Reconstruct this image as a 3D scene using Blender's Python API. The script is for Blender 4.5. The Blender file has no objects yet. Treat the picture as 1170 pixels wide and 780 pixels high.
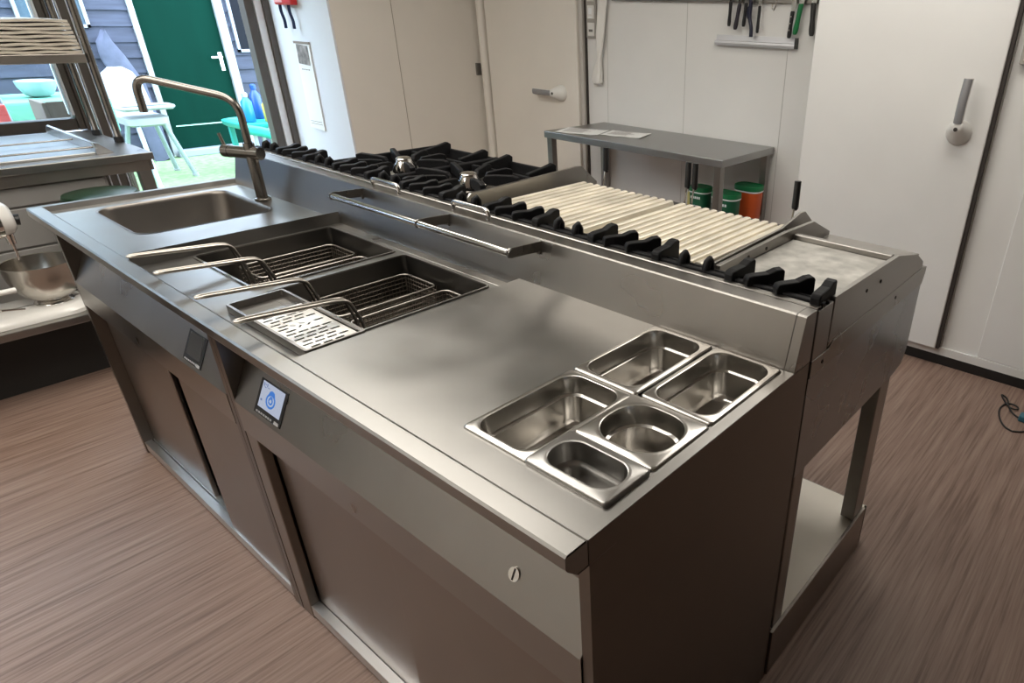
import bpy, bmesh, math, random
from mathutils import Vector, Matrix
from mathutils.geometry import tessellate_polygon
random.seed(7)
PI = math.pi
scn = bpy.context.scene
C = scn.collection

# ------------------------------------------------------------------ camera
cam_d = bpy.data.cameras.new('camera'); cam = bpy.data.objects.new('camera', cam_d); C.objects.link(cam)
Rv = [[0.7951835, 0.6058183, 0.0258329], [0.3014031, -0.3579299, -0.8837660], [-0.5261552, 0.7105423, -0.4672155]]
r0, r1, r2 = [Vector(v) for v in Rv]           # camera right, down, forward in the room's axes
cam.matrix_world = Matrix(((r0.x, -r1.x, -r2.x, 0.469), (r0.y, -r1.y, -r2.y, -0.431), (r0.z, -r1.z, -r2.z, 1.628), (0, 0, 0, 1)))
cam_d.sensor_width = 36.0
cam_d.lens = 742.33 / 1170 * 36
cam_d.shift_x = (585 - 758.67) / 1170
cam_d.shift_y = (410.2 - 390) / 1170
cam_d.clip_start = 0.02
scn.camera = cam

# ------------------------------------------------------------------ light
world = bpy.data.worlds.new('sky'); scn.world = world; world.use_nodes = True
bg = world.node_tree.nodes['Background']; bg.inputs[0].default_value = (0.66, 0.82, 1.0, 1); bg.inputs[1].default_value = 5.6
PANEL_E = 3.3                                   # emission of the ceiling light panels
PANELS = [(-2.3, .90, 2.4, .6), (-1.5, -.30, 2.4, .6), (-2.3, -1.5, 2.4, .6), (-.45, 2.2, 1.5, .6)]
scn.view_settings.view_transform = 'Standard'; scn.view_settings.look = 'None'
scn.view_settings.exposure = 1.2; scn.view_settings.gamma = 1.0
try: scn.view_settings.use_curve_mapping = False
except Exception: pass
try:
    scn.cycles.use_denoising = True
    scn.cycles.max_bounces = 10; scn.cycles.diffuse_bounces = 4; scn.cycles.glossy_bounces = 5
    scn.cycles.sample_clamp_indirect = 6.0; scn.cycles.caustics_refractive = False
except Exception: pass

# ------------------------------------------------------------------ materials
MATS = {}
def mat(name, col, rough=0.5, metal=0.0, noise=0.0, scale=(8, 8, 8), rvar=0.0, bump=0.0, emit=None, spec=None, detail=4, coat=0.0, dark=None):
    if name in MATS: return MATS[name]
    m = bpy.data.materials.new(name); m.use_nodes = True; nt = m.node_tree; b = nt.nodes['Principled BSDF']
    b.inputs['Base Color'].default_value = (*col, 1); b.inputs['Roughness'].default_value = rough; b.inputs['Metallic'].default_value = metal
    if spec is not None: b.inputs['Specular IOR Level'].default_value = spec
    if coat: b.inputs['Coat Weight'].default_value = coat
    if noise or rvar or bump:
        tc = nt.nodes.new('ShaderNodeTexCoord'); mp = nt.nodes.new('ShaderNodeMapping'); mp.inputs['Scale'].default_value = scale
        nz = nt.nodes.new('ShaderNodeTexNoise'); nz.inputs['Scale'].default_value = 1.0; nz.inputs['Detail'].default_value = detail
        nt.links.new(tc.outputs['Object'], mp.inputs['Vector']); nt.links.new(mp.outputs['Vector'], nz.inputs['Vector'])
        if noise:
            rp = nt.nodes.new('ShaderNodeValToRGB'); d = dark or tuple(max(0, c * (1 - noise)) for c in col)
            rp.color_ramp.elements[0].position = 0.3; rp.color_ramp.elements[1].position = 0.7
            rp.color_ramp.elements[0].color = (*d, 1); rp.color_ramp.elements[1].color = (*[min(1, c * (1 + noise * .5)) for c in col], 1)
            nt.links.new(nz.outputs['Fac'], rp.inputs['Fac']); nt.links.new(rp.outputs['Color'], b.inputs['Base Color'])
        if rvar:
            mr = nt.nodes.new('ShaderNodeMapRange'); mr.inputs['From Min'].default_value = .3; mr.inputs['From Max'].default_value = .7
            mr.inputs['To Min'].default_value = max(.02, rough - rvar); mr.inputs['To Max'].default_value = rough + rvar
            nt.links.new(nz.outputs['Fac'], mr.inputs['Value']); nt.links.new(mr.outputs['Result'], b.inputs['Roughness'])
        if bump:
            bp = nt.nodes.new('ShaderNodeBump'); bp.inputs['Strength'].default_value = bump; bp.inputs['Distance'].default_value = .002
            nt.links.new(nz.outputs['Fac'], bp.inputs['Height']); nt.links.new(bp.outputs['Normal'], b.inputs['Normal'])
    if emit:
        b.inputs['Emission Color'].default_value = (*emit[0], 1); b.inputs['Emission Strength'].default_value = emit[1]
    MATS[name] = m; return m

def steel(name, col=(.56, .535, .50), rough=.27, grain='x', rvar=.05, smudge=.12, bump=.05):
    """brushed stainless: fine grain along one axis, cloudy handling marks in the roughness"""
    if name in MATS: return MATS[name]
    m = bpy.data.materials.new(name); m.use_nodes = True; nt = m.node_tree; b = nt.nodes['Principled BSDF']
    b.inputs['Metallic'].default_value = 1.0
    tc = nt.nodes.new('ShaderNodeTexCoord')
    g = nt.nodes.new('ShaderNodeMapping'); g.inputs['Scale'].default_value = {'x': (6, 420, 420), 'y': (420, 6, 420), 'z': (420, 420, 6)}[grain]
    n1 = nt.nodes.new('ShaderNodeTexNoise'); n1.inputs['Scale'].default_value = 1; n1.inputs['Detail'].default_value = 2
    n2 = nt.nodes.new('ShaderNodeTexNoise'); n2.inputs['Scale'].default_value = 5.5; n2.inputs['Detail'].default_value = 3; n2.inputs['Roughness'].default_value = .5
    nt.links.new(tc.outputs['Object'], g.inputs['Vector']); nt.links.new(g.outputs['Vector'], n1.inputs['Vector']); nt.links.new(tc.outputs['Object'], n2.inputs['Vector'])
    r = nt.nodes.new('ShaderNodeMapRange'); r.inputs['From Min'].default_value = .2; r.inputs['From Max'].default_value = .8
    r.inputs['To Min'].default_value = rough - rvar; r.inputs['To Max'].default_value = rough + rvar
    nt.links.new(n2.outputs['Fac'], r.inputs['Value']); nt.links.new(r.outputs['Result'], b.inputs['Roughness'])
    rp = nt.nodes.new('ShaderNodeValToRGB'); rp.color_ramp.elements[0].position = .2; rp.color_ramp.elements[1].position = .8
    rp.color_ramp.elements[0].color = (*[c * (1 - smudge) for c in col], 1); rp.color_ramp.elements[1].color = (*[c * (1 + smudge * .4) for c in col], 1)
    nt.links.new(n2.outputs['Fac'], rp.inputs['Fac']); nt.links.new(rp.outputs['Color'], b.inputs['Base Color'])
    bp = nt.nodes.new('ShaderNodeBump'); bp.inputs['Strength'].default_value = bump; bp.inputs['Distance'].default_value = .001
    nt.links.new(n1.outputs['Fac'], bp.inputs['Height']); nt.links.new(bp.outputs['Normal'], b.inputs['Normal'])
    MATS[name] = m; return m

def floor_mat():
    m = bpy.data.materials.new('vinyl_floor'); m.use_nodes = True; nt = m.node_tree; b = nt.nodes['Principled BSDF']
    b.inputs['Roughness'].default_value = .5
    tc = nt.nodes.new('ShaderNodeTexCoord')
    def noise(sc, det, rou):
        mp = nt.nodes.new('ShaderNodeMapping'); mp.inputs['Scale'].default_value = sc
        n = nt.nodes.new('ShaderNodeTexNoise'); n.inputs['Scale'].default_value = 1; n.inputs['Detail'].default_value = det; n.inputs['Roughness'].default_value = rou
        nt.links.new(tc.outputs['Object'], mp.inputs['Vector']); nt.links.new(mp.outputs['Vector'], n.inputs['Vector']); return n
    n1 = noise((120, 3.5, 1), 3, .6); n2 = noise((45, 1.4, 1), 2, .5)
    mx = nt.nodes.new('ShaderNodeMath'); mx.operation = 'MULTIPLY_ADD'; mx.inputs[1].default_value = .55
    m2 = nt.nodes.new('ShaderNodeMath'); m2.operation = 'MULTIPLY'; m2.inputs[1].default_value = .45
    nt.links.new(n2.outputs['Fac'], m2.inputs[0]); nt.links.new(n1.outputs['Fac'], mx.inputs[0]); nt.links.new(m2.outputs[0], mx.inputs[2])
    rp = nt.nodes.new('ShaderNodeValToRGB'); e = rp.color_ramp.elements
    e[0].position = .36; e[0].color = (.145, .088, .066, 1); e[1].position = .64; e[1].color = (.30, .212, .167, 1)
    k = e.new(.48); k.color = (.230, .151, .117, 1)
    nt.links.new(mx.outputs[0], rp.inputs['Fac']); nt.links.new(rp.outputs['Color'], b.inputs['Base Color'])
    bp = nt.nodes.new('ShaderNodeBump'); bp.inputs['Strength'].default_value = .12; bp.inputs['Distance'].default_value = .001
    nt.links.new(mx.outputs[0], bp.inputs['Height']); nt.links.new(bp.outputs['Normal'], b.inputs['Normal'])
    return m

def glass_mat():
    m = bpy.data.materials.new('window_glass'); m.use_nodes = True; nt = m.node_tree; nt.nodes.clear()
    o = nt.nodes.new('ShaderNodeOutputMaterial'); t = nt.nodes.new('ShaderNodeBsdfTransparent'); g = nt.nodes.new('ShaderNodeBsdfGlossy')
    g.inputs['Roughness'].default_value = .02; t.inputs[0].default_value = (.94, .97, .97, 1)
    f = nt.nodes.new('ShaderNodeFresnel'); f.inputs[0].default_value = 1.45; x = nt.nodes.new('ShaderNodeMixShader')
    nt.links.new(f.outputs[0], x.inputs[0]); nt.links.new(t.outputs[0], x.inputs[1]); nt.links.new(g.outputs[0], x.inputs[2]); nt.links.new(x.outputs[0], o.inputs[0])
    return m

S = steel('steel_worktop', col=(.30, .29, .275), rough=.33, rvar=.07, smudge=.16, bump=.02)
SF = steel('steel_fascia', col=(.35, .333, .312), rough=.30, grain='x', rvar=.05, bump=.02)
SV = steel('steel_panel', col=(.33, .295, .265), rough=.36, grain='x', rvar=.05, bump=.02)
SE = steel('steel_side_shaded', col=(.215, .193, .173), rough=.34, grain='x', rvar=.05, bump=.02)  # side-panel steel darkened: the dim floor reflection is put into its colour
SY = steel('steel_grain_y', col=(.36, .343, .32), rough=.30, grain='y', bump=.02)
SZ = steel('steel_grain_z', col=(.36, .343, .325), rough=.32, grain='z', bump=.02)
SP = steel('steel_pan', col=(.47, .452, .425), rough=.22, rvar=.02, smudge=.04, bump=0.0)
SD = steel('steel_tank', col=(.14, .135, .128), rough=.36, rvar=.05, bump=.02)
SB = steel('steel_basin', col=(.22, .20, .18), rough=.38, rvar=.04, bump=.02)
CHROME = mat('chrome', (.72, .70, .67), .10, 1.0)
FAU = mat('brushed_faucet', (.27, .252, .23), .22, 1.0)
ALU = mat('aluminium', (.66, .66, .67), .38, 1.0)
IRON = mat('cast_iron', (.008, .008, .009), .5, 0.0, noise=.3, scale=(60, 60, 60), bump=.12, spec=.15)
BLACK = mat('black_plastic', (.012, .012, .013), .35)
RUBBER = mat('black_rubber', (.010, .010, .010), .55)
WIRE = mat('basket_wire', (.27, .235, .20), .38, 1.0)
HANDLE = mat('basket_handle', (.46, .43, .39), .32, 1.0)
GRILL = mat('grill_ribs', (.80, .74, .62), .36, .45, noise=.20, scale=(14, 7, 14), rvar=.08)
TEPP = mat('scratched_griddle', (.50, .485, .45), .42, .55, noise=.34, scale=(22, 22, 22), rvar=.08, detail=10)
CREAM = mat('cream_panel', (.78, .735, .67), .42, noise=.03, scale=(3, 3, 3))
WHITE = mat('white_panel', (.78, .775, .76), .36, noise=.03, scale=(3, 3, 3))
WHITE2 = mat('white_wall', (.74, .73, .71), .55, noise=.03, scale=(3, 3, 3))
PLASTER = mat('white_plaster', (.74, .75, .78), .7)
CEIL = mat('ceiling_paint', (.72, .70, .66), .8)
DIM = mat('far_wall_paint', (.74, .70, .64), .7)
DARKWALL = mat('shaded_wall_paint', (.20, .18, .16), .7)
BROWN = mat('brown_frame', (.085, .07, .058), .42)
LIGHTTRIM = mat('light_trim', (.80, .81, .82), .45)
YARDWHITE = mat('yard_white', (.27, .28, .29), .5)
GASKET = mat('dark_gasket', (.035, .028, .024), .7)
HGREY = mat('handle_grey', (.30, .30, .31), .30, .3)
HWHITE = mat('handle_white', (.74, .73, .70), .30)
SKIRT = mat('black_skirting', (.010, .009, .009), .45)
FLOOR = floor_mat()
GLASS = glass_mat()
PAPER = mat('paper', (.86, .86, .84), .8)
BEIGE = mat('beige_card', (.60, .54, .45), .6, noise=.15, scale=(3, 20, 60))
ENAMEL = mat('mixer_white', (.78, .76, .72), .22, coat=.3)
GREEN = mat('dark_green_plastic', (.002, .035, .012), .35)
GREENLID = mat('green_lid', (.008, .16, .055), .4)
RED = mat('red_plastic', (.55, .02, .02), .4)
NAVY = mat('navy_strap', (.015, .03, .09), .7)

# ------------------------------------------------------------------ mesh helpers
def bm_new(): return bmesh.new()
def box(bm, x0, x1, y0, y1, z0, z1, M=None):
    vs = [bm.verts.new((x, y, z)) for x in (x0, x1) for y in (y0, y1) for z in (z0, z1)]
    if M is not None:
        for v in vs: v.co = M @ v.co
    for f in ((0, 1, 3, 2), (4, 6, 7, 5), (0, 4, 5, 1), (2, 3, 7, 6), (0, 2, 6, 4), (1, 5, 7, 3)):
        bm.faces.new([vs[i] for i in f])
    return bm
def rbox(bm, x0, x1, y0, y1, z0, z1, r=.003, seg=2, M=None):
    t = bmesh.new(); box(t, x0, x1, y0, y1, z0, z1)
    r = min(r, .49 * min(abs(x1 - x0), abs(y1 - y0), abs(z1 - z0)))
    bmesh.ops.bevel(t, geom=t.edges[:], offset=r, segments=seg, profile=.5, affect='EDGES')
    merge(bm, t, M); return bm
def merge(bm, t, M=None):
    if M is not None: bmesh.ops.transform(t, matrix=M, verts=t.verts)
    me = bpy.data.meshes.new('t'); t.to_mesh(me); t.free(); bm.from_mesh(me); bpy.data.meshes.remove(me)
def prism(bm, pts, axis, a0, a1):
    """pts: polygon in the two other axes (in axis order), extruded from a0 to a1 along axis"""
    def mk(p, a): return {'x': (a, p[0], p[1]), 'y': (p[0], a, p[1]), 'z': (p[0], p[1], a)}[axis]
    A = [bm.verts.new(mk(p, a0)) for p in pts]; B = [bm.verts.new(mk(p, a1)) for p in pts]; n = len(pts)
    bm.faces.new(A); bm.faces.new(B[::-1])
    for i in range(n): bm.faces.new((A[i], B[i], B[(i + 1) % n], A[(i + 1) % n]))
    return bm
def sheet(bm, pts, axis, a0, a1, t):
    """bent sheet metal: an open profile given thickness t, extruded along axis"""
    n = len(pts); nor = []
    for i in range(n):
        d = Vector((0, 0))
        if i > 0: d += (Vector(pts[i]) - Vector(pts[i - 1])).normalized()
        if i < n - 1: d += (Vector(pts[i + 1]) - Vector(pts[i])).normalized()
        d.normalize(); nor.append(Vector((-d.y, d.x)))
    poly = list(pts) + [(pts[i][0] + nor[i].x * t, pts[i][1] + nor[i].y * t) for i in range(n - 1, -1, -1)]
    return prism(bm, poly, axis, a0, a1)
def cyl(bm, p0, p1, r0, r1=None, n=20, cap=True):
    r1 = r0 if r1 is None else r1; p0 = Vector(p0); p1 = Vector(p1); d = (p1 - p0)
    q = d.to_track_quat('Z', 'Y').to_matrix()
    A = [bm.verts.new(p0 + q @ Vector((r0 * math.cos(2 * PI * i / n), r0 * math.sin(2 * PI * i / n), 0))) for i in range(n)]
    B = [bm.verts.new(p1 + q @ Vector((r1 * math.cos(2 * PI * i / n), r1 * math.sin(2 * PI * i / n), 0))) for i in range(n)]
    for i in range(n): bm.faces.new((A[i], A[(i + 1) % n], B[(i + 1) % n], B[i]))
    if cap: bm.faces.new(A[::-1]); bm.faces.new(B)
    return bm
def tube(bm, pts, r, n=10, closed=False, flat=None):
    """swept round (or flattened: flat=(ru,rv)) bar along points"""
    P = [Vector(p) for p in pts]; m = len(P); rings = []; up = None
    for i in range(m):
        a = P[i - 1] if (i > 0 or closed) else P[i]; b = P[(i + 1) % m] if (i < m - 1 or closed) else P[i]
        t = (b - a).normalized()
        if up is None:
            up = Vector((0, 0, 1)) if abs(t.z) < .9 else Vector((1, 0, 0))
        u = (up - t * up.dot(t));
        u = u.normalized() if u.length > 1e-6 else t.orthogonal().normalized()
        up = u; v = t.cross(u)
        ru, rv = (r, r) if flat is None else flat
        rings.append([bm.verts.new(P[i] + u * ru * math.cos(2 * PI * k / n) + v * rv * math.sin(2 * PI * k / n)) for k in range(n)])
    for i in range(m if closed else m - 1):
        A = rings[i]; B = rings[(i + 1) % m]
        for k in range(n): bm.faces.new((A[k], A[(k + 1) % n], B[(k + 1) % n], B[k]))
    if not closed: bm.faces.new(rings[0][::-1]); bm.faces.new(rings[-1])
    return bm
def fillet(pts, r, seg=5):
    P = [Vector(p) for p in pts]; out = [P[0]]
    for i in range(1, len(P) - 1):
        a, b, c = P[i - 1], P[i], P[i + 1]; u = (a - b); v = (c - b); k = min(r, u.length * .49, v.length * .49)
        s = b + u.normalized() * k; e = b + v.normalized() * k
        for j in range(seg + 1):
            t = j / seg; out.append(s * (1 - t) ** 2 + b * 2 * t * (1 - t) + e * t * t)
    out.append(P[-1]); return out
def rrect(x0, x1, y0, y1, r, seg=6):
    out = []
    for cx, cy, a in ((x1 - r, y1 - r, 0), (x0 + r, y1 - r, 90), (x0 + r, y0 + r, 180), (x1 - r, y0 + r, 270)):
        for k in range(seg + 1):
            t = math.radians(a + 90 * k / seg); out.append((cx + r * math.cos(t), cy + r * math.sin(t)))
    return out
def loft(bm, loops, cap_first=False, cap_last=True):
    L = [[bm.verts.new(p) for p in l] for l in loops]; n = len(L[0])
    for a, b in zip(L, L[1:]):
        for i in range(n): bm.faces.new((a[i], a[(i + 1) % n], b[(i + 1) % n], b[i]))
    if cap_first: bm.faces.new(L[0][::-1])
    if cap_last: bm.faces.new(L[-1])
    return bm
def lathe(bm, prof, n=32, c=(0, 0, 0), sx=1, sy=1, cap0=True, cap1=True):
    return loft(bm, [[(c[0] + r * sx * math.cos(2 * PI * k / n), c[1] + r * sy * math.sin(2 * PI * k / n), c[2] + z) for k in range(n)] for r, z in prof], cap0, cap1)
def holed(bm, outer, holes, z, t):
    """flat plate (top at z, thickness t) with holes"""
    polys = [outer] + holes
    tri = tessellate_polygon([[Vector((p[0], p[1], 0)) for p in q] for q in polys])
    flat = [p for q in polys for p in q]
    T = [bm.verts.new((p[0], p[1], z)) for p in flat]; B = [bm.verts.new((p[0], p[1], z - t)) for p in flat]
    for a, b, c in tri:
        try:
            bm.faces.new((T[a], T[b], T[c])); bm.faces.new((B[c], B[b], B[a]))
        except ValueError: pass
    o = 0
    for q in polys:
        n = len(q)
        for i in range(n): bm.faces.new((T[o + i], T[o + (i + 1) % n], B[o + (i + 1) % n], B[o + i]))
        o += n
    return bm

def rootpos(o):
    v = Vector((0, 0, 0))
    while o is not None: v += o.location; o = o.parent
    return v
def obj(name, bm, m, parent=None, loc=None, smooth=None, bevel=0):
    """one mesh object; vertices given in room axes, moved into the parent's"""
    off = rootpos(parent) if parent is not None else Vector((0, 0, 0))
    if loc is not None: off = off + Vector(loc)
    bmesh.ops.recalc_face_normals(bm, faces=bm.faces[:])
    if off.length: bmesh.ops.translate(bm, vec=-off, verts=bm.verts[:])
    me = bpy.data.meshes.new(name); bm.to_mesh(me); bm.free()
    o = bpy.data.objects.new(name, me); C.objects.link(o); me.materials.append(m)
    if parent is not None: o.parent = parent
    if loc is not None: o.location = loc
    if smooth is not None:
        me.polygons.foreach_set('use_smooth', [True] * len(me.polygons))
        try: me.set_sharp_from_angle(angle=math.radians(smooth))
        except Exception: pass
    if bevel:
        b = o.modifiers.new('edge', 'BEVEL'); b.width = bevel; b.segments = 2; b.limit_method = 'ANGLE'; b.angle_limit = math.radians(40)
    return o
def tag(o, label, cat, group=None):
    o['label'] = label; o['category'] = cat
    if group: o['group'] = group
    return o
def thing(name, label, cat, loc=(0, 0, 0), group=None):
    o = bpy.data.objects.new(name, None); C.objects.link(o); o.location = loc; o.empty_display_size = .05
    return tag(o, label, cat, group)
def struct(name, bm, m, parent=None, **k):
    o = obj(name, bm, m, parent, **k)
    if parent is None: o['kind'] = 'structure'
    return o
def dup(root, loc, label=None, group=None, rz=None):
    """copy of a thing with copies of its parts and their sub-parts"""
    r = root.copy(); C.objects.link(r); r.location = loc
    if rz is not None: r.rotation_euler = (0, 0, rz)
    if label: r['label'] = label
    if group: r['group'] = group
    for ch in list(root.children):
        c = ch.copy(); C.objects.link(c); c.parent = r
        for g in list(ch.children):
            d = g.copy(); C.objects.link(d); d.parent = c
    return r

# ================================================================== THE SETTING
WX = -5.05            # window wall (inner face)
RY = 3.30             # wall behind the side table
CY = 2.97             # front of the right-hand cold room
EX, NY, HZ = 2.6, -2.6, 2.7
struct('floor', box(bm_new(), WX - .12, EX, NY, RY + .1, -.1, 0), FLOOR)
struct('ceiling', box(bm_new(), WX - .12, EX + .1, NY - .1, RY + .1, HZ, HZ + .1), CEIL)
struct('wall_back', box(bm_new(), -4.22, -1.13, RY, RY + .1, 0, HZ), WHITE2)
b = bm_new(); box(b, -1.13, EX, CY, RY + .1, .055, HZ); box(b, -1.13, EX, CY + .012, RY + .1, 0, .055)
struct('wall_right', b, WHITE)
b = bm_new(); box(b, WX, -4.22, 2.10, RY + .1, 0, HZ)
struct('wall_cold_room_side', b, CREAM)
struct('wall_calendar_side', box(bm_new(), WX, -4.221, 2.085, 2.099, 0, HZ), PLASTER)
struct('wall_near', box(bm_new(), WX - .12, EX, NY - .1, NY, 0, HZ), DIM)
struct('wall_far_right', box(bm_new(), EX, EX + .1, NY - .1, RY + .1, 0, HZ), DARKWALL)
b = bm_new(); box(b, WX - .12, WX, NY, .80, 0, .88); box(b, WX - .12, WX, NY, 2.1, 2.35, HZ); box(b, WX - .12, WX, 2.07, 3.4, 0, HZ); box(b, WX - .12, WX, NY, -2.4, .88, 2.35)
struct('wall_window_side', b, PLASTER)
b = bm_new(); box(b, -1.13, EX, CY - .012, CY + .012, 0, .055); struct('baseboard_right', b, SKIRT)
b = bm_new(); box(b, -1.13, EX, CY - .014, CY - .0005, .055, .098); struct('trim_1', b, WHITE2)
b = bm_new(); rbox(b, -.02, EX, CY - .008, CY - .0005, .10, HZ - .05, .003); struct('trim_2', b, WHITE)
# panel seams of the clad walls
b = bm_new()
for x in (-2.19, -1.47, -2.86): box(b, x - .0015, x + .0015, RY - .002, RY - .0002, 0, HZ)
struct('trim_3', b, mat('seam', (.50, .49, .47), .6))
b = bm_new(); box(b, -4.219, -4.2165, 2.545, 2.548, 0, HZ); struct('trim_4', b, mat('seam_cream', (.36, .31, .25), .6))
# window: brown frame, glass, door opening
w = struct('window_1', (lambda b: (box(b, WX - .08, WX + .02, NY + .2, .76, .90, .965), box(b, WX - .08, WX + .02, NY + .2, .76, 2.27, 2.35),
     rbox(b, WX - .09, WX + .02, .765, .80, .90, 2.35, .006), rbox(b, WX - .09, WX + .02, -1.0, -.90, .90, 2.35, .006), rbox(b, WX - .09, WX + .02, NY + .2, NY + .29, .90, 2.35, .006), b)[-1])(bm_new()), BROWN)
obj('glass_pane', box(bm_new(), WX - .035, WX - .029, NY + .28, .766, .955, 2.28), GLASS, w)
b = bm_new(); rbox(b, WX - .06, WX + .024, .75, .765, .985, 2.27, .003); obj('glazing_bead', b, LIGHTTRIM, w)
d = struct('door_1', (lambda b: (rbox(b, WX - .10, WX + .03, .801, .93, 0, 2.35, .006), rbox(b, WX - .10, WX + .03, 2.045, 2.085, 0, 2.35, .004), box(b, WX - .10, WX + .02, .93, 2.06, 2.25, 2.35), box(b, WX - .12, WX + .03, .93, 2.06, 0, .03), b)[-1])(bm_new()), BROWN)
b = bm_new()
for y in (.815, .86, .91): rbox(b, WX + .028, WX + .036, y, y + .008, 0, 2.3, .003)
obj('frame_highlight', b, ALU, d)  # bright strips standing in for the highlight lines on the brown frame
b = bm_new(); rbox(b, WX - .095, WX - .0, 1.992, 2.044, 0, 2.3, .004); obj('door_seal', b, LIGHTTRIM, d)
b = bm_new(); rbox(b, WX - .09, WX - .0, 1.925, 1.985, .03, 2.25, .004); obj('slid_leaf_edge', b, BROWN, d)
# left cold-room door
b = bm_new(); rbox(b, -4.07, -3.10, RY - .055, RY - .001, .08, 2.25, .006); d = struct('door_2', b, CREAM)
def lever(parent, cx, cy, cz, ang):
    """cold-room lever: flared white boss, bent neck, grey grip; grip direction ang in the door plane"""
    ux, uz = math.cos(ang), math.sin(ang)
    b = bm_new(); n = 28
    def P(u, v, out): return (cx + u * ux - v * uz, cy - out, cz + u * uz + v * ux)
    loops = []
    for r, o_, s in ((.056, 0, 0), (.056, .012, 0), (.048, .03, .008), (.036, .055, .02), (.028, .072, .03), (.020, .078, .032), (.004, .079, .032)):
        loops.append([P(s + r * math.cos(2 * PI * k / n), r * math.sin(2 * PI * k / n), o_) for k in range(n)])
    loft(b, loops, True, True)
    h = obj('door_handle', b, HWHITE, parent, smooth=50)
    b = bm_new(); tube(b, [P(.02, 0, .062), P(.07, 0, .072), P(.14, 0, .074), P(.235, 0, .066)], .016, 12, flat=(.022, .010)); obj('neck', b, HWHITE, h, smooth=50)
    b = bm_new(); tube(b, [P(.045, 0, .0735), P(.09, 0, .0775), P(.15, 0, .079), P(.232, 0, .071)], .014, 12, flat=(.019, .009)); obj('grip', b, HGREY, h, smooth=50)
    b = bm_new(); cyl(b, P(.02, 0, .076), P(.02, 0, .0815), .009, n=14); obj('keyhole', b, GASKET, h)
lever(d, -3.27, RY - .055, 1.10, PI)
b = bm_new(); rbox(b, -3.097, -3.062, RY - .035, RY - .001, 0, 2.3, .004); obj('door_jamb', b, mat('grey_jamb', (.50, .47, .43), .4), d)
b = bm_new(); box(b, -3.061, -3.046, RY - .012, RY - .0005, 0, 2.3); obj('gasket', b, GASKET, d)
b = bm_new(); cyl(b, (-4.145, RY - .03, 0), (-4.145, RY - .03, 2.3), .036, n=20); o = obj('hinge_post', b, CREAM, d, smooth=40)
b = bm_new(); rbox(b, -4.222, -4.208, RY - .075, RY - .03, 1.16, 1.25, .003); obj('hinge', b, mat('hinge_grey', (.22, .21, .20), .4, .6), d)
# right cold-room door
b = bm_new(); rbox(b, -1.129, -.222, CY - .055, CY - .001, .10, 2.2, .006); d = struct('door_3', b, WHITE)
b = bm_new(); box(b, -.222, -.206, CY - .045, CY - .001, .10, 2.2); obj('gasket', b, GASKET, d)
b = bm_new(); box(b, -.206, -.20, CY - .016, CY - .001, .10, 2.2); obj('door_jamb', b, mat('grey_jamb2', (.40, .38, .35), .4), d)
lever(d, -.345, CY - .055, 1.185, PI / 2 - .03)
# ceiling light panels
for i, (x, y, lx, ly) in enumerate(PANELS):
    b = bm_new(); box(b, x - lx / 2, x + lx / 2, y - ly / 2, y + ly / 2, HZ - .022, HZ - .006)
    m = mat('lit_diffuser', (.9, .9, .9), .5, emit=((1.0, .95, .87), PANEL_E))
    t = thing('ceiling_light', 'flat white light panel on the ceiling, ' + ['above the back of the island', 'above the front of the island', 'nearest the wall behind the camera', 'over the aisle behind the range'][i], 'ceiling light', (x, y, HZ - .03), 'ceiling light panels')
    obj('diffuser', b, m, t)
    b = bm_new()
    for a in ((x - lx / 2 - .02, x + lx / 2 + .02, y - ly / 2 - .02, y - ly / 2), (x - lx / 2 - .02, x + lx / 2 + .02, y + ly / 2, y + ly / 2 + .02), (x - lx / 2 - .02, x - lx / 2, y - ly / 2, y + ly / 2), (x + lx / 2, x + lx / 2 + .02, y - ly / 2, y + ly / 2)):
        box(b, *a, HZ - .03, HZ - .0005)
    obj('frame', b, LIGHTTRIM, t)

# ---- yard outside the door
TURF = mat('turf', (.20, .33, .14), .9, noise=.35, scale=(18, 18, 18), bump=.6)
struct('ground_yard', box(bm_new(), -9.6, WX - .121, -8, 9, -.12, -.02), TURF)
SHIP = mat('painted_shiplap', (.036, .041, .066), .8, noise=.3, scale=(30, 2.5, 30))
b = bm_new()
for k in range(20):
    z = -.02 + k * .155
    prism(b, [(-9.0, z), (-9.0 + .022, z), (-9.0 + .004, z + .165), (-9.0, z + .165)], 'y', 0, 1) if False else None
    for (ya, yb) in ((-8, 2.40), (3.34, 9)):
        vs = [(-9.05, z), (-8.975, z), (-8.995, z + .155), (-9.05, z + .155)]
        A = [b.verts.new((p[0], ya, p[1])) for p in vs]; Bv = [b.verts.new((p[0], yb, p[1])) for p in vs]
        b.faces.new(A); b.faces.new(Bv[::-1])
        for i in range(4): b.faces.new((A[i], Bv[i], Bv[(i + 1) % 4], A[(i + 1) % 4]))
box(b, -9.06, -9.04, 2.3, 3.4, 2.1, 3.08)
struct('wall_yard', b, SHIP)
b = bm_new(); box(b, -9.05, -9.0, 2.455, 3.255, .06, 2.1); dd = struct('door_4', b, mat('green_door', (.0006, .020, .013), .8, noise=.12, scale=(3, 5, 1.2), spec=.06))
b = bm_new(); box(b, -9.06, -8.955, 2.40, 2.455, 0, 2.15); box(b, -9.06, -8.955, 3.255, 3.345, 0, 2.15); box(b, -9.06, -8.955, 2.40, 3.345, 2.1, 2.15); obj('door_frame', b, YARDWHITE, dd)
b = bm_new(); rbox(b, -9.06, -8.90, 2.44, 3.28, -.02, .058, .01); obj('threshold', b, mat('pale_sill', (.22, .25, .29), .6), dd)
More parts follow.
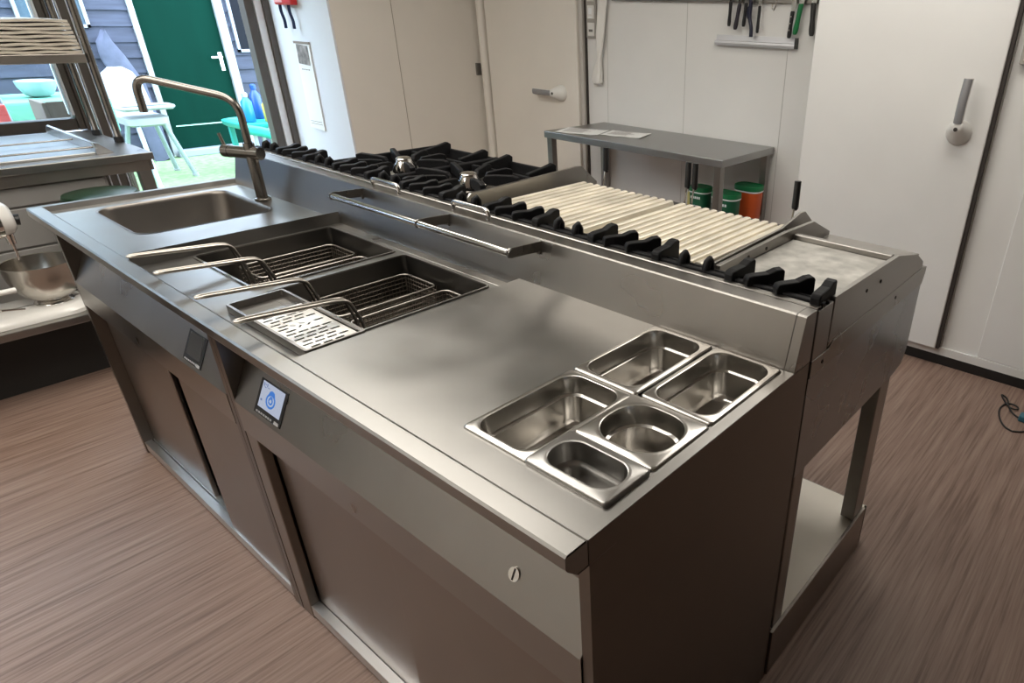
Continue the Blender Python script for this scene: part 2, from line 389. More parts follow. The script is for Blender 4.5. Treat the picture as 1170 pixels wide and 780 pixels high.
b = bm_new(); rbox(b, -9.0, -8.99, 3.175, 3.215, .90, 1.10, .003); tube(b, [(-8.99, 3.195, 1.05), (-8.95, 3.195, 1.05), (-8.945, 3.18, 1.05), (-8.945, 3.08, 1.05)], .011, 8); obj('door_handle', b, LIGHTTRIM, dd)
b = bm_new(); box(b, -9.0, -8.992, 2.52, 3.2, .315, .327); obj('kick_line', b, mat('scuff', (.30, .55, .45), .6), dd)
# outside windows of the neighbouring shed
for i, (ya, yb, za) in enumerate(((1.45, 2.02, 1.36), (3.40, 3.95, 1.10))):
    m = YARDWHITE if i == 0 else mat('grey_window_frame', (.25, .27, .32), .5)
    b = bm_new(); f = .03
    box(b, -8.99, -8.95, ya, yb, za, za + f); box(b, -8.99, -8.95, ya, ya + f, za, 2.3); box(b, -8.99, -8.95, yb - f, yb, za, 2.3); box(b, -8.99, -8.95, ya, yb, 2.3 - f, 2.3); box(b, -8.98, -8.96, (ya + yb) / 2 - .01, (ya + yb) / 2 + .01, za, 2.3)
    ww = struct('window_%d' % (i + 2), b, m)
    b = bm_new(); box(b, -8.985, -8.975, ya + .01, yb - .01, za + .01, 2.29); obj('pane', b, mat('dark_pane%d' % i, (.05, .08, .11) if i == 0 else (.004, .005, .008), .25, spec=.5 if i == 0 else .08), ww)

# ================================================================== THE ISLAND
YF = .04                     # front plane of the cabinets
def cabinet(x0, x1, label, left):
    t = thing('base_cabinet', label, 'cabinet', ((x0 + x1) / 2, .38, 0))
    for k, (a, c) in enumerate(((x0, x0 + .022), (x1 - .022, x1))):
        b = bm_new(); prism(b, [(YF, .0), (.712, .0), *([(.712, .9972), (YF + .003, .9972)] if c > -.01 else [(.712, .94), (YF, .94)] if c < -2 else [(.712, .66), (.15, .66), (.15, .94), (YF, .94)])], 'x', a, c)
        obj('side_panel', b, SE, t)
    b = bm_new(); box(b, x0 + .022, x1 - .022, .70, .712, 0, .93); obj('back_panel', b, SV, t)
    b = bm_new(); box(b, x0 + .022, x1 - .022, .10, .70, .075, .085); obj('bottom_panel', b, SV, t)
    # sloping control fascia: band, fold, slope, upright to the worktop
    b = bm_new(); sheet(b, [(YF + .03, .655), (YF, .655), (YF, .742), (.092, .842), (.092, .952)], 'x', x0 + .023, x1 - .023, .0015)
    cp = obj('control_panel', b, SF, t)
    sl = Vector((0, .052, .10)).normalized(); nn = Vector((0, -sl.z, sl.y))
    def onslope(x, s, out): return Vector((x, YF, .742)) + sl * s + nn * out
    dx0, dx1 = (-1.119, -.990) if not left else (-1.545, -1.43)
    def slab(bm_, xa, xb, s0, s1, o0, o1):
        vs = [onslope(x, s, o_) for x in (xa, xb) for s in (s0, s1) for o_ in (o0, o1)]
        V = [bm_.verts.new(v) for v in vs]
        for f in ((0, 1, 3, 2), (4, 6, 7, 5), (0, 4, 5, 1), (2, 3, 7, 6), (0, 2, 6, 4), (1, 5, 7, 3)): bm_.faces.new([V[i] for i in f])
    b = bm_new(); slab(b, dx0, dx1, .012, .098, .0, .003); ds = obj('display', b, BLACK, cp)
    b = bm_new(); slab(b, dx0 + .012, dx1 - .012, .030, .094, .003, .0036)
    if not left:
        obj('screen', b, mat('lit_screen', (.02, .02, .03), .15, emit=((.50, .56, .70), .34)), cp)
        b = bm_new(); n = 24; cx = (dx0 + dx1) / 2
        for r0_, r1_, o_ in ((.016, .0225, .0042), (.0055, .011, .0042)):
            A = [b.verts.new(onslope(cx + r0_ * math.cos(2 * PI * k / n), .057 + r0_ * .8 * math.sin(2 * PI * k / n), o_)) for k in range(n)]
            Bq = [b.verts.new(onslope(cx + r1_ * math.cos(2 * PI * k / n), .057 + r1_ * (.8 if not (4 <= k <= 8) else 1.1) * math.sin(2 * PI * k / n), o_)) for k in range(n)]
            for k in range(n): b.faces.new((A[k], A[(k + 1) % n], Bq[(k + 1) % n], Bq[k]))
        obj('screen_symbol', b, mat('screen_blue', (.01, .02, .05), .3, emit=((.03, .14, .45), .5)), cp)
        b = bm_new()
        for k, (xx, ss, wd, hh) in enumerate(((.018, .082, .004, .009), (.024, .087, .008, .002), (.024, .080, .008, .002), (.034, .083, .003, .008), (.04, .082, .008, .002), (.018, .046, .008, .005))):
            slab(b, dx0 + .012 + xx - .012, dx0 + .012 + xx + wd - .012, ss - .0, ss + hh, .0038, .0043)
            if k == 4: obj('screen_digits', b, mat('screen_grey', (.02, .02, .05), .3, emit=((.16, .22, .38), .4)), cp); b = bm_new()
        obj('screen_digits', b, mat('screen_grey', (.02, .02, .05), .3, emit=((.16, .22, .38), .4)), cp)
    else:
        obj('screen', b, mat('dim_screen', (.05, .055, .062), .12), cp)
    b = bm_new()
    for k in range(7): slab(b, dx0 + .010 + k * .0115, dx0 + .018 + k * .0115, .015, .0195, .003, .0034)
    slab(b, dx1 - .03, dx1 - .008, .013, .021, .003, .0034)
    obj('display_lettering', b, mat('grey_print', (.45, .45, .46), .5), cp)
    if not left:
        p = onslope(-.197, .055, 0); q = onslope(-.197, .055, .004)
        b = bm_new(); cyl(b, p, q, .0125, n=24); obj('lock_rosette', b, CHROME, cp)
        b = bm_new(); slab(b, -.1986, -.1954, .045, .065, .004, .0048); obj('lock_slot', b, GASKET, cp)
    # sliding doors and their tracks
    b = bm_new(); box(b, x0 + .022, x1 - .022, YF + .002, .105, .655, .668); obj('top_track', b, SV, t)
    b = bm_new(); sheet(b, [(YF + .065, .03), (YF + .065, .052), (YF + .033, .052), (YF + .033, .034), (YF + .028, .034), (YF + .028, .052), (YF + .003, .052), (YF + .003, .012)], 'x', x0 + .022, x1 - .022, .002); obj('bottom_track', b, ALU, t)
    b = bm_new(); box(b, x0 + .022, x1 - .022, YF + .02, YF + .03, 0, .03); obj('plinth', b, SV, t)
    def door(a, c, y):
        b = bm_new(); rbox(b, a, c, y, y + .016, .046, .654, .004); obj('sliding_door', b, SV, t)
    if left:
        door(-1.69, x1 - .026, YF + .008); door(x0 + .026, -1.90, YF + .036)
    else:
        b = bm_new(); rbox(b, x0 + .022, x0 + .085, YF + .001, YF + .028, 0, .655, .003); obj('door_stile', b, SV, t)
        door(x0 + .09, -.56, YF + .030); door(-.60, x1 - .030, YF + .010)
    return t
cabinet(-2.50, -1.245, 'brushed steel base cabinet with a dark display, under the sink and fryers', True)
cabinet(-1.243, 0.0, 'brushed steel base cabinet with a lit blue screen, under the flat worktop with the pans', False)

# ---- worktop with sink basin, fryer well opening, splash-back, rail
wt = thing('worktop', 'brushed steel island worktop with sink, splash-back and steel hand rail', 'worktop', (-1.25, .35, .97))
PX0, PX1, PY0, PY1 = -.357, -.018, .102, .640            # opening that carries the inset pans
SKX0, SKX1 = -2.505, -1.715
b = bm_new()
out = [(-.812, .0421), (0, .0421), (0, .644), (-.812, .644)]
holed(b, out, [[(PX0 + .008, PY0 + .008), (PX1 - .008, PY0 + .008), (PX1 - .008, PY1 - .012), (PX0 + .008, PY1 - .012)]], 1.0, .0022)
box(b, -.812, -.8105, .0421, .644, .955, .9979)
S_O = obj('top_sheet', b, S, wt)
b = bm_new(); sheet(b, [(.10, .954), (.022, .954), (.003, .974), (0, .980), (0, .9985), (.003, 1.0015), (.036, 1.0015), (.0405, .9992)], 'x', -2.52, 0.0, .0016)
prism(b, [(0.0005, .976), (.02, .956), (.041, .956), (.041, .9985), (0.0005, .9985)], 'x', -.0016, -.0001)
obj('front_edge', b, S, wt)
# sink sheet, slightly sunk, rounded basin, raised rims
b = bm_new(); hole = rrect(-2.425, -1.985, .150, .560, .055, 8)
holed(b, [(-2.50, .044), (-1.722, .044), (-1.722, .642), (-2.50, .642)], [hole], .986, .0018)
sheet(b, [(-1.722, .986), (-1.718, .990), (-1.716, 1.012), (-1.711, 1.014), (-1.709, .962)], 'y', .044, .640, .0016)
sheet(b, [(-2.50, .986), (-2.506, 1.003), (-2.520, 1.005), (-2.5205, .97)], 'y', .002, .69, .0016)
obj('sink_sheet', b, S, wt)
b = bm_new(); L = []
for off, z in ((-.004, .9875), (.0, .9870), (.003, .984), (.006, .975), (.012, .84), (.03, .812), (.06, .805)):
    L.append([(p[0], p[1], z) for p in rrect(-2.425 + off, -1.985 - off, .150 + off, .560 - off, max(.055 - off * .3, .03), 8)])
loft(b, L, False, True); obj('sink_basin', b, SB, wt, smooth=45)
b = bm_new(); cyl(b, (-2.2, .36, .8055), (-2.2, .36, .808), .042, n=28); obj('drain', b, CHROME, wt)
# splash-back: leaning face, flat top
b = bm_new(); prism(b, [(.630, .950), (.641, 1.0), (.6685, 1.1125), (.671, 1.116), (.714, 1.116), (.714, .95)], 'x', -2.50, -.0225)
prism(b, [(.641, .9985), (.6685, 1.1125), (.671, 1.116), (.714, 1.116), (.714, .9985)], 'x', -.0224, 0)
box(b, -2.50, -.8125, .606, .644, .94, .9775)
obj('splash_back', b, SF, wt, bevel=.0012)
b = bm_new(); cyl(b, (-1.585, .566, 1.103), (-.742, .566, 1.103), .0095, n=18); rl = obj('hand_rail', b, CHROME, wt, smooth=40)
for x in (-1.575, -1.125, -.748):
    b = bm_new(); prism(b, [(.556, 1.094), (.566, 1.091), (.664, 1.084), (.668, 1.110), (.566, 1.1155), (.556, 1.112)], 'x', x - .0025, x + .0025)
    box(b, x - .012, x + .006, .656, .661, 1.078, 1.09)
    obj('rail_bracket', b, SF, rl)
b = bm_new(); cyl(b, (-.7435, .566, 1.1035), (-.741, .566, 1.1035), .011, n=16); obj('end_cap', b, SF, rl)
for xa, xb in ((-1.548, -1.405), (-1.132, -.978)):
    b = bm_new(); tube(b, fillet([(xa, .690, 1.112), (xa, .690, 1.143), (xb, .690, 1.143), (xb, .690, 1.112)], .014, 5), .0062, 10); obj('lift_handle', b, CHROME, wt, smooth=50)

# ---- deep fryer: deck and two oil wells
fr = thing('deep_fryer', 'built-in twin deep fryer with two dark wells beside the sink', 'deep fryer', (-1.28, .36, .93))
T1 = (-1.680, -1.305, .185, .585); T2 = (-1.255, -.872, .185, .585)
b = bm_new()
holed(b, [(-1.708, .046), (-.8135, .046), (-.8135, .612), (-1.708, .612)], [rrect(*T, .012, 3) for T in (T1, T2)], .977, .002)
for T in (T1, T2):
    o_ = rrect(T[0] - .006, T[1] + .006, T[2] - .006, T[3] + .006, .016, 4); i_ = rrect(*T, .012, 4)
    loft(b, [[(p[0], p[1], .977) for p in o_], [(p[0], p[1], .9815) for p in o_], [(p[0], p[1], .9815) for p in i_], [(p[0], p[1], .977) for p in i_]], False, False)
obj('fryer_deck', b, S, fr)
for T in (T1, T2):
    b = bm_new(); L = []
    for off, z in ((0, .9775), (.001, .86), (.03, .79), (.05, .70)):
        L.append([(p[0], p[1], z) for p in rrect(T[0] + off, T[1] - off, T[2] + off, T[3] - off, .012, 3)])
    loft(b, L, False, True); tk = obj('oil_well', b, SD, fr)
    b = bm_new()
    box(b, T[0] + .012, T[1] - .012, T[2] + .08, T[3] - .03, .7995, .8005)
    obj('oil', b, mat('frying_oil', (.030, .020, .010), .12), tk)
    b = bm_new()
    for k in range(5): tube(b, [(T[0] + .06 + k * .06, T[2] + .06, .82), (T[0] + .06 + k * .06, T[3] - .05, .82)], .006, 8)
    obj('heating_element', b, SD, tk)

# ---- fryer baskets
def make_basket(label):
    """local axes: origin at the middle of the basket rim, handle towards -y"""
    t = thing('fryer_basket', label, 'fryer basket', (0, 0, 0), 'fryer baskets')
    hw, y0, y1, dz = .077, -.135, .155, .11
    b = bm_new(); ring = [(p[0], p[1], 0) for p in rrect(-hw, hw, y0, y1, .02, 4)]; tube(b, ring, .0032, 8, closed=True)
    obj('rim', b, HANDLE, t, smooth=60)
    b = bm_new(); n = 0
    def wire(a, c): tube(b, [a, c], .00105, 4)
    k = -hw
    for i in range(13):
        x = -hw + .002 + i * (2 * hw - .004) / 12; xb = x * .9
        wire((x, y0, 0), (xb, y0 + .012, -dz)); wire((x, y1, 0), (xb, y1 - .012, -dz)); wire((xb, y0 + .012, -dz), (xb, y1 - .012, -dz))
    for i in range(25):
        y = y0 + .002 + i * (y1 - y0 - .004) / 24; yb = y * .95
        wire((-hw, y, 0), (-hw * .9, yb, -dz)); wire((hw, y, 0), (hw * .9, yb, -dz)); wire((-hw * .9, yb, -dz), (hw * .9, yb, -dz))
    for i in range(1, 10):
        f = i / 9; z = -dz * f; a = hw * (1 - .1 * f); ya = y0 + .012 * f; yb = y1 - .012 * f
        for p, q in (((-a, ya, z), (a, ya, z)), ((a, ya, z), (a, yb, z)), ((a, yb, z), (-a, yb, z)), ((-a, yb, z), (-a, ya, z))): wire(p, q)
    o = obj('wire_mesh', b, WIRE, t); o['kind'] = 'stuff'
    b = bm_new()   # flat double-bar handle: up out of the well, over the deck edge, to a rounded tip
    for s in (-1, 1):
        tube(b, fillet([(s * .020, y0 + .004, -.04), (s * .015, y0 - .012, .040), (s * .011, y0 - .030, .092), (s * .009, y0 - .055, .098), (s * .0062, y0 - .255, .1165)], .012, 5), .0042, 8, flat=(.0036, .0042))
    tube(b, fillet([(-.0062, y0 - .250, .116), (-.0062, y0 - .2655, .1175), (.0062, y0 - .2655, .1175), (.0062, y0 - .250, .116)], .006, 4), .0042, 8, flat=(.0036, .0042))
    tube(b, [(-.014, y0 - .010, .045), (.014, y0 - .010, .045)], .003, 6)
    obj('handle', b, HANDLE, t, smooth=50)
    return t
BZ = .928
bk = make_basket('wire fryer basket farthest left, next to the sink'); bk.location = (-1.585, .415, BZ)
dup(bk, (-1.402, .415, BZ), 'second wire fryer basket from the sink, in the far fryer well')
dup(bk, (-1.165, .415, BZ), 'third wire fryer basket from the sink, its handle end over the slotted drain tray edge')
dup(bk, (-.968, .415, BZ), 'wire fryer basket nearest the flat worktop, its handle lying across the slotted tray')

# ---- slotted drain tray
t = thing('drain_tray', 'small steel tray with a slotted plate, set in front of the near fryer well', 'tray', (-1.02, .15, .965))
TX0, TX1, TY0, TY1 = -1.205, -.828, .078, .212
b = bm_new(); o_ = rrect(TX0, TX1, TY0, TY1, .006, 3); i_ = rrect(TX0 + .006, TX1 - .006, TY0 + .006, TY1 - .006, .004, 3)
loft(b, [[(p[0], p[1], .9785) for p in o_], [(p[0], p[1], .998) for p in o_], [(p[0], p[1], .998) for p in i_], [(p[0], p[1], .981) for p in i_]], True, True)
obj('tray', b, SZ, t)
b = bm_new(); holes = []
def slot(x, y, l, w, a=0):
    q = [(-l / 2, -w / 2), (l / 2, -w / 2), (l / 2, w / 2), (-l / 2, w / 2)]; c, s = math.cos(a), math.sin(a)
    return [(x + u * c - v * s, y + u * s + v * c) for u, v in q]
px0, px1, py0, py1 = -1.10, -.842, .0865, .2035
cols = 14
for i in range(cols):
    x = px0 + .012 + i * (px1 - px0 - .024) / (cols - 1)
    for j in range(4):
        y = py0 + .018 + j * .0265 + (.008 if i % 2 else 0)
        if abs(i - 6) <= 1 and j in (1, 2): continue
        if y + .010 < py1 - .003: holes.append(slot(x, y, .0068, .0205))
for k, (x, y, a) in enumerate(((-.987, .128, .7), (-.9726, .138, -.7), (-.987, .148, .7), (-.9726, .158, -.7))): holes.append(slot(x, y, .0125, .004, a))
holed(b, [(px0, py0), (px1, py0), (px1, py1), (px0, py1)], holes, .990, .0015); obj('slotted_plate', b, mat('bright_plate', (.80, .77, .73), .33, 1.0), t)
b = bm_new(); box(b, px0, px1, py0, py1, .982, .9832); obj('drip_sheet', b, mat('dark_drip', (.05, .045, .04), .5, .6), t)

# ---- inset food pans
def make_pan(name, x0, x1, y0, y1, depth, label, rc, z=1.0, dull=False, bead=False):
    t = thing(name, label, 'food pan', ((x0 + x1) / 2, (y0 + y1) / 2, z + .002), 'food pans')
    e = .0008; x0 += e; x1 -= e; y0 += e; y1 -= e
    b = bm_new(); L = []
    m = .0105 if rc < .04 else .0145
    rr = lambda o_, r: rrect(x0 + o_, x1 - o_, y0 + o_, y1 - o_, max(.004, min(r, (y1 - y0) / 2 - o_ - .002, (x1 - x0) / 2 - o_ - .002)), 8)
    for off, zz, r in ((.0005, -.006, .007), (0, -.001, .008), (.0015, .0022, .008), (.004, .0030, .008), (m - .004, .0030, rc - .004), (m - .001, .0042, rc - .002), (m + .002, .0030, rc), (m + .0035, -.004, rc), (m + .005, -.030, rc), (m + .0055, -.033, rc), (m + .0105, -.036, rc - .002), (m + .014, -depth + .02, rc - .003), (m + .018, -depth + .006, rc - .005), (m + .028, -depth, max(rc - .014, .006))):
        L.append([(p[0], p[1], z + .002 + zz) for p in rr(off, r)])
    loft(b, L, False, True)
    obj('pan_body', b, SP if not dull else steel('steel_pan_dull', col=(.36, .35, .335), rough=.30), t, smooth=50)
    return t
c1, c2 = -.187, -.180
make_pan('food_pan', -.352, -.188, .1035, .3680, .10, 'long steel food pan at the front left of the inset group', .034)
make_pan('food_pan', -.352, -.188, .3700, .6360, .10, 'long steel food pan at the back left of the inset group, under the splash-back', .034)
make_pan('food_pan', -.184, -.022, .3760, .6360, .10, 'long steel food pan at the back right corner of the worktop', .034)
make_pan('food_pan', -.197, -.021, .2120, .3740, .10, 'squarish steel food pan with rounded corners between small and long pans', .055)
p = make_pan('food_pan', -.197, -.021, .1020, .2105, .065, 'smallest shallow steel food pan, nearest the front right corner', .042, z=1.004, dull=True)
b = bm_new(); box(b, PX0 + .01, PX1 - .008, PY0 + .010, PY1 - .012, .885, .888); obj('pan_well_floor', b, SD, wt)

# ---- mixer tap
tp = thing('kitchen_tap', 'tall brushed steel swan-neck tap rising behind the sink', 'tap', (-2.155, .590, .987))
b = bm_new(); lathe(b, [(.028, 0), (.028, .006), (.024, .009)], 28, (-2.155, .590, .987)); obj('base_ring', b, FAU, tp, smooth=40)
b = bm_new(); cyl(b, (-2.155, .590, .99), (-2.155, .590, 1.19), .0185, n=28); obj('body', b, FAU, tp, smooth=40)
b = bm_new(); pts = fillet([(-2.155, .590, 1.15), (-2.155, .590, 1.335), (-2.375, .375, 1.405), (-2.375, .375, 1.29)], .06, 9); tube(b, pts, .0125, 14); obj('spout', b, FAU, tp, smooth=60)
b = bm_new(); cyl(b, (-2.115, .606, 1.155), (-2.235, .558, 1.155), .0215, n=24); cyl(b, (-2.236, .5576, 1.155), (-2.262, .547, 1.155), .0225, n=24); hb = obj('valve', b, FAU, tp, smooth=40)
b = bm_new(); cyl(b, (-2.255, .550, 1.165), (-2.268, .545, 1.215), .006, .0055, n=12); obj('lever', b, FAU, hb, smooth=40)

# ================================================================== COOKING RANGE
RX0 = -2.07; RL = -2.48
rg = thing('cooking_range', 'long steel gas range with black comb rail, ribbed grill and flat griddle', 'range', (-1.24, 1.1, 0))
b = bm_new(); box(b, RX0, -.014, .736, 1.445, .69, .955); rbody = obj('body', b, SV, rg)
# right end: main panel, strip, griddle cheek, little front plate
b = bm_new(); prism(b, [(.721, .69), (1.365, .69), (1.43, .70), (1.453, .745), (1.453, .953), (.721, .953)], 'x', -.013, 0); obj('end_panel', b, steel('steel_end', col=(.36, .365, .37), rough=.28, grain='y', bump=.02), rg, bevel=.001)
b = bm_new(); prism(b, [(.721, .9545), (1.453, .9545), (1.466, .985), (1.468, 1.005), (1.432, 1.0105), (.822, 1.0075), (.803, .995), (.721, .995)], 'x', -.0135, .002); obj('end_strip', b, SY, rg, bevel=.001)
b = bm_new(); prism(b, [(.721, .9965), (.792, .9965), (.792, 1.110), (.721, 1.110)], 'x', -.0135, .001); obj('corner_plate', b, SZ, rg, bevel=.001)
b = bm_new(); prism(b, [(.797, 1.0), (.822, 1.0085), (1.430, 1.0115), (1.420, 1.033), (1.345, 1.073), (1.325, 1.0755), (1.185, 1.108), (.80, 1.117)], 'x', -.011, .001); obj('cheek_plate', b, SY, rg, bevel=.001)
for x, y, z in ((.001, .985, 1.075), (.001, 1.075, 1.072), (.002, .775, .975), (.002, 1.22, .985)):
    b = bm_new(); cyl(b, (x, y, z), (x + .0015, y, z), .0045, n=12); obj('screw', b, GASKET, rg)
# under-frame
for x in (-.05, -1.24, RX0):
    b = bm_new(); rbox(b, x, x + .045, 1.285, 1.365, .165, .69, .003); obj('leg', b, SZ, rg)
    b = bm_new(); rbox(b, x, x + .045, .738, .79, .165, .69, .003); obj('leg', b, SZ, rg)
b = bm_new(); box(b, RX0 + .004, -.006, .742, 1.395, .150, .158); obj('bottom_shelf', b, mat('pale_shelf', (.86, .81, .72), .40, .15, noise=.06, scale=(5, 5, 5)), rg)
b = bm_new(); rbox(b, -.0055, .005, .722, 1.37, 0, .17, .002); rbox(b, RX0 - .002, RX0 + .0035, .738, 1.37, 0, .17, .002); rbox(b, RX0, 0, 1.396, 1.40, 0, .158, .001); obj('plinth_rail', b, SV, rg)
# top pan
b = bm_new(); box(b, RX0, -.0145, .737, 1.40, .956, 1.045); obj('top_body', b, SV, rg)
b = bm_new(); sheet(b, [(.7165, 1.09), (.7165, 1.1155), (.720, 1.117), (.735, 1.117), (.738, 1.085), (.80, 1.06), (1.35, 1.06), (1.38, 1.075), (1.40, 1.075), (1.40, 1.04)], 'x', RX0, -1.262, -.0016)
box(b, RL, RX0, .7165, .80, .69, 1.09)
sheet(b, [(.7165, 1.09), (.7165, 1.1155), (.720, 1.117), (.735, 1.117), (.738, 1.085), (.79, 1.05)], 'x', -1.262, -.002, -.0016)
sheet(b, [(.7165, 1.09), (.7165, 1.1155), (.720, 1.117), (.735, 1.117), (.738, 1.085), (.80, 1.085)], 'x', RL, RX0, -.0016); obj('burner_deck', b, steel('steel_deck', col=(.44, .42, .39), rough=.34), rg)
# black comb rail along the front
b = bm_new()
box(b, RL, .0, .737, .752, 1.085, 1.122); box(b, RL, .0, .766, .775, 1.098, 1.118); obj('front_rail', b, IRON, rg, bevel=.002)
def fin(x, ang, kind):
    b = bm_new()
    if kind == 'post':
        tube(b, [(x, .745, 1.092), (x, .745, 1.122), (x, .750, 1.138), (x, .758, 1.142), (x, .764, 1.132), (x, .764, 1.10)], .0095, 10)
        obj('comb_post', b, IRON, rg, smooth=50)
    else:
        l = .078; w = .0115
        prism(b, [(-.012, -.045), (l, -.045), (l, .026), (l - .005, .031), (l - .02, .030), (l * .5, .023), (.005, .022), (-.008, .020), (-.012, .012)], 'x', -w, w)
        M = Matrix.Translation((x, .742, 1.118)) @ Matrix.Rotation(-ang, 4, 'Z'); bmesh.ops.transform(b, matrix=M, verts=b.verts[:])
        obj('comb_fin', b, IRON, rg, bevel=.003)
for k in range(6):
    xo = -.016 - k * .411
    for dx, a, kd in ((0, -.05, 'f'), (.086, .6, 'f'), (.158, .6, 'f'), (.206, .08, 'f'), (.275, 0, 'post'), (.343, 0, 'post')):
        x = xo - dx
        if x > RL + .02: fin(x, a, kd)
# burners
for x in (-1.83, -1.445):
    b = bm_new(); lathe(b, [(.095, 0), (.09, .010), (.06, .016), (.045, .017)], 32, (x, .985, 1.061)); bn = obj('burner', b, mat('burner_ring', (.30, .28, .25), .4, .9), rg, smooth=40)
    b = bm_new(); lathe(b, [(.046, .0), (.043, .022), (.030, .040), (.028, .050), (.022, .054)], 28, (x, .985, 1.078)); obj('burner_cap', b, CHROME, bn, smooth=35)
    b = bm_new(); cyl(b, (x + .045, 1.02, 1.078), (x + .062, 1.035, 1.112), .011, .012, n=14); obj('igniter', b, CHROME, bn, smooth=40)
def make_support(label):
    t = thing('pan_support', label, 'pan support', (0, 0, 0), 'cast iron pan supports')
    hx, y0, y1 = .186, -.205, .30
    b = bm_new()
    for s in (-1, 1): rbox(b, s * hx - .007, s * hx + .007, y0, y1, 1.062, 1.116, .004)
    for y in (y0, y1): rbox(b, -hx, hx, y - .007, y + .007, 1.062, 1.110, .004)
    rbox(b, -.17, .17, .15, .164, 1.08, 1.112, .004)
    obj('frame', b, IRON, t)
    for k in range(8):
        a = 2 * PI * (k + .5) / 8; c, s = math.cos(a), math.sin(a)
        R = min((hx - .004) / max(abs(c), 1e-6), (.196 if s < 0 else .15) / max(abs(s), 1e-6))
        r0_ = .062
        q = bm_new(); prism(q, [(r0_, 1.110), (r0_ + .015, 1.094), (R, 1.094), (R, 1.128), (R - .02, 1.134), (r0_ + .05, 1.131), (r0_ + .01, 1.126)], 'y', -.009, .009)
        bmesh.ops.transform(q, matrix=Matrix.Rotation(a, 4, 'Z'), verts=q.verts[:])
        obj('finger', q, IRON, t, bevel=.003)
    for x in (-.12, .12):
        q = bm_new(); prism(q, [(.165, 1.09), (.30, 1.09), (.305, 1.128), (.29, 1.138), (.25, 1.130), (.17, 1.118)], 'x', x - .010, x + .010); obj('finger', q, IRON, t, bevel=.003)
    return t
ps = make_support('black cast iron pan support nearest the ribbed grill'); ps.location = (-1.455, .985, 0)
dup(ps, (-1.840, .985, 0), 'black cast iron pan support farther from the ribbed grill, towards the windows')
# ribbed grill plates and cheeks
def rib_plate(x0, x1):
    b = bm_new(); n = 13; w = (x1 - x0) / n; prof = [(x0, 1.06)]
    for k in range(n):
        a = x0 + k * w
        prof += [(a + .001, 1.088), (a + w * .22, 1.0985), (a + w * .38, 1.1005), (a + w * .72, 1.1005), (a + w * .86, 1.0985), (a + w - .001, 1.088)]
    prof += [(x1, 1.06)]
    prism(b, prof, 'y', .825, 1.262)
    return obj('grill_plate', b, GRILL, rg)
rib_plate(-1.175, -.762); rib_plate(-.742, -.352)
b = bm_new(); box(b, -1.24, -.345, .80, 1.39, 1.046, 1.058); obj('grill_tray', b, mat('gap_dark_tray', (.05, .045, .04), .5, .5), rg)  # the dark of the gap between the plates is put into this colour
b = bm_new(); prism(b, [(.805, 1.05), (1.425, 1.05), (1.425, 1.062), (1.345, 1.128), (1.325, 1.130), (.845, 1.116), (.805, 1.088)], 'x', -1.262, -1.250); obj('cheek_plate', b, SY, rg, bevel=.001)
b = bm_new(); prism(b, [(.80, 1.05), (1.435, 1.05), (1.435, 1.06), (1.34, 1.128), (1.31, 1.130), (1.20, 1.108), (.80, 1.096)], 'x', -.346, -.338)
obj('cheek_plate', b, SY, rg, bevel=.001)
b = bm_new(); prism(b, [(.797, 1.05), (1.42, 1.05), (1.42, 1.062), (1.30, 1.116), (1.13, 1.123), (.80, 1.117)], 'x', -.300, -.288); obj('cheek_plate', b, SY, rg, bevel=.001)
for y in (.93, 1.02):
    b = bm_new(); cyl(b, (-.288, y, 1.105), (-.2865, y, 1.105), .0045, n=12); obj('screw', b, GASKET, rg)
b = bm_new(); rbox(b, -.286, -.0135, .792, 1.168, 1.046, 1.0955, .003); obj('griddle_plate', b, TEPP, rg)
b = bm_new(); rbox(b, -.286, -.0135, 1.170, 1.190, 1.046, 1.1085, .002); rbox(b, -.286, -.0135, 1.1905, 1.42, 1.046, 1.052, .002); obj('griddle_back', b, SF, rg)
for x in (-1.203, -.826, -.797, -.415):
    b = bm_new(); cyl(b, (x, 1.408, 1.03), (x, 1.420, 1.105), .0032, n=8); lv = obj('lift_rod', b, CHROME, rg)
    b = bm_new(); cyl(b, (x, 1.420, 1.104), (x + .001, 1.424, 1.110), .008, .011, n=14); cyl(b, (x + .001, 1.424, 1.110), (x - .002, 1.430, 1.190), .011, .0105, n=14); obj('grip', b, BLACK, lv, smooth=40)

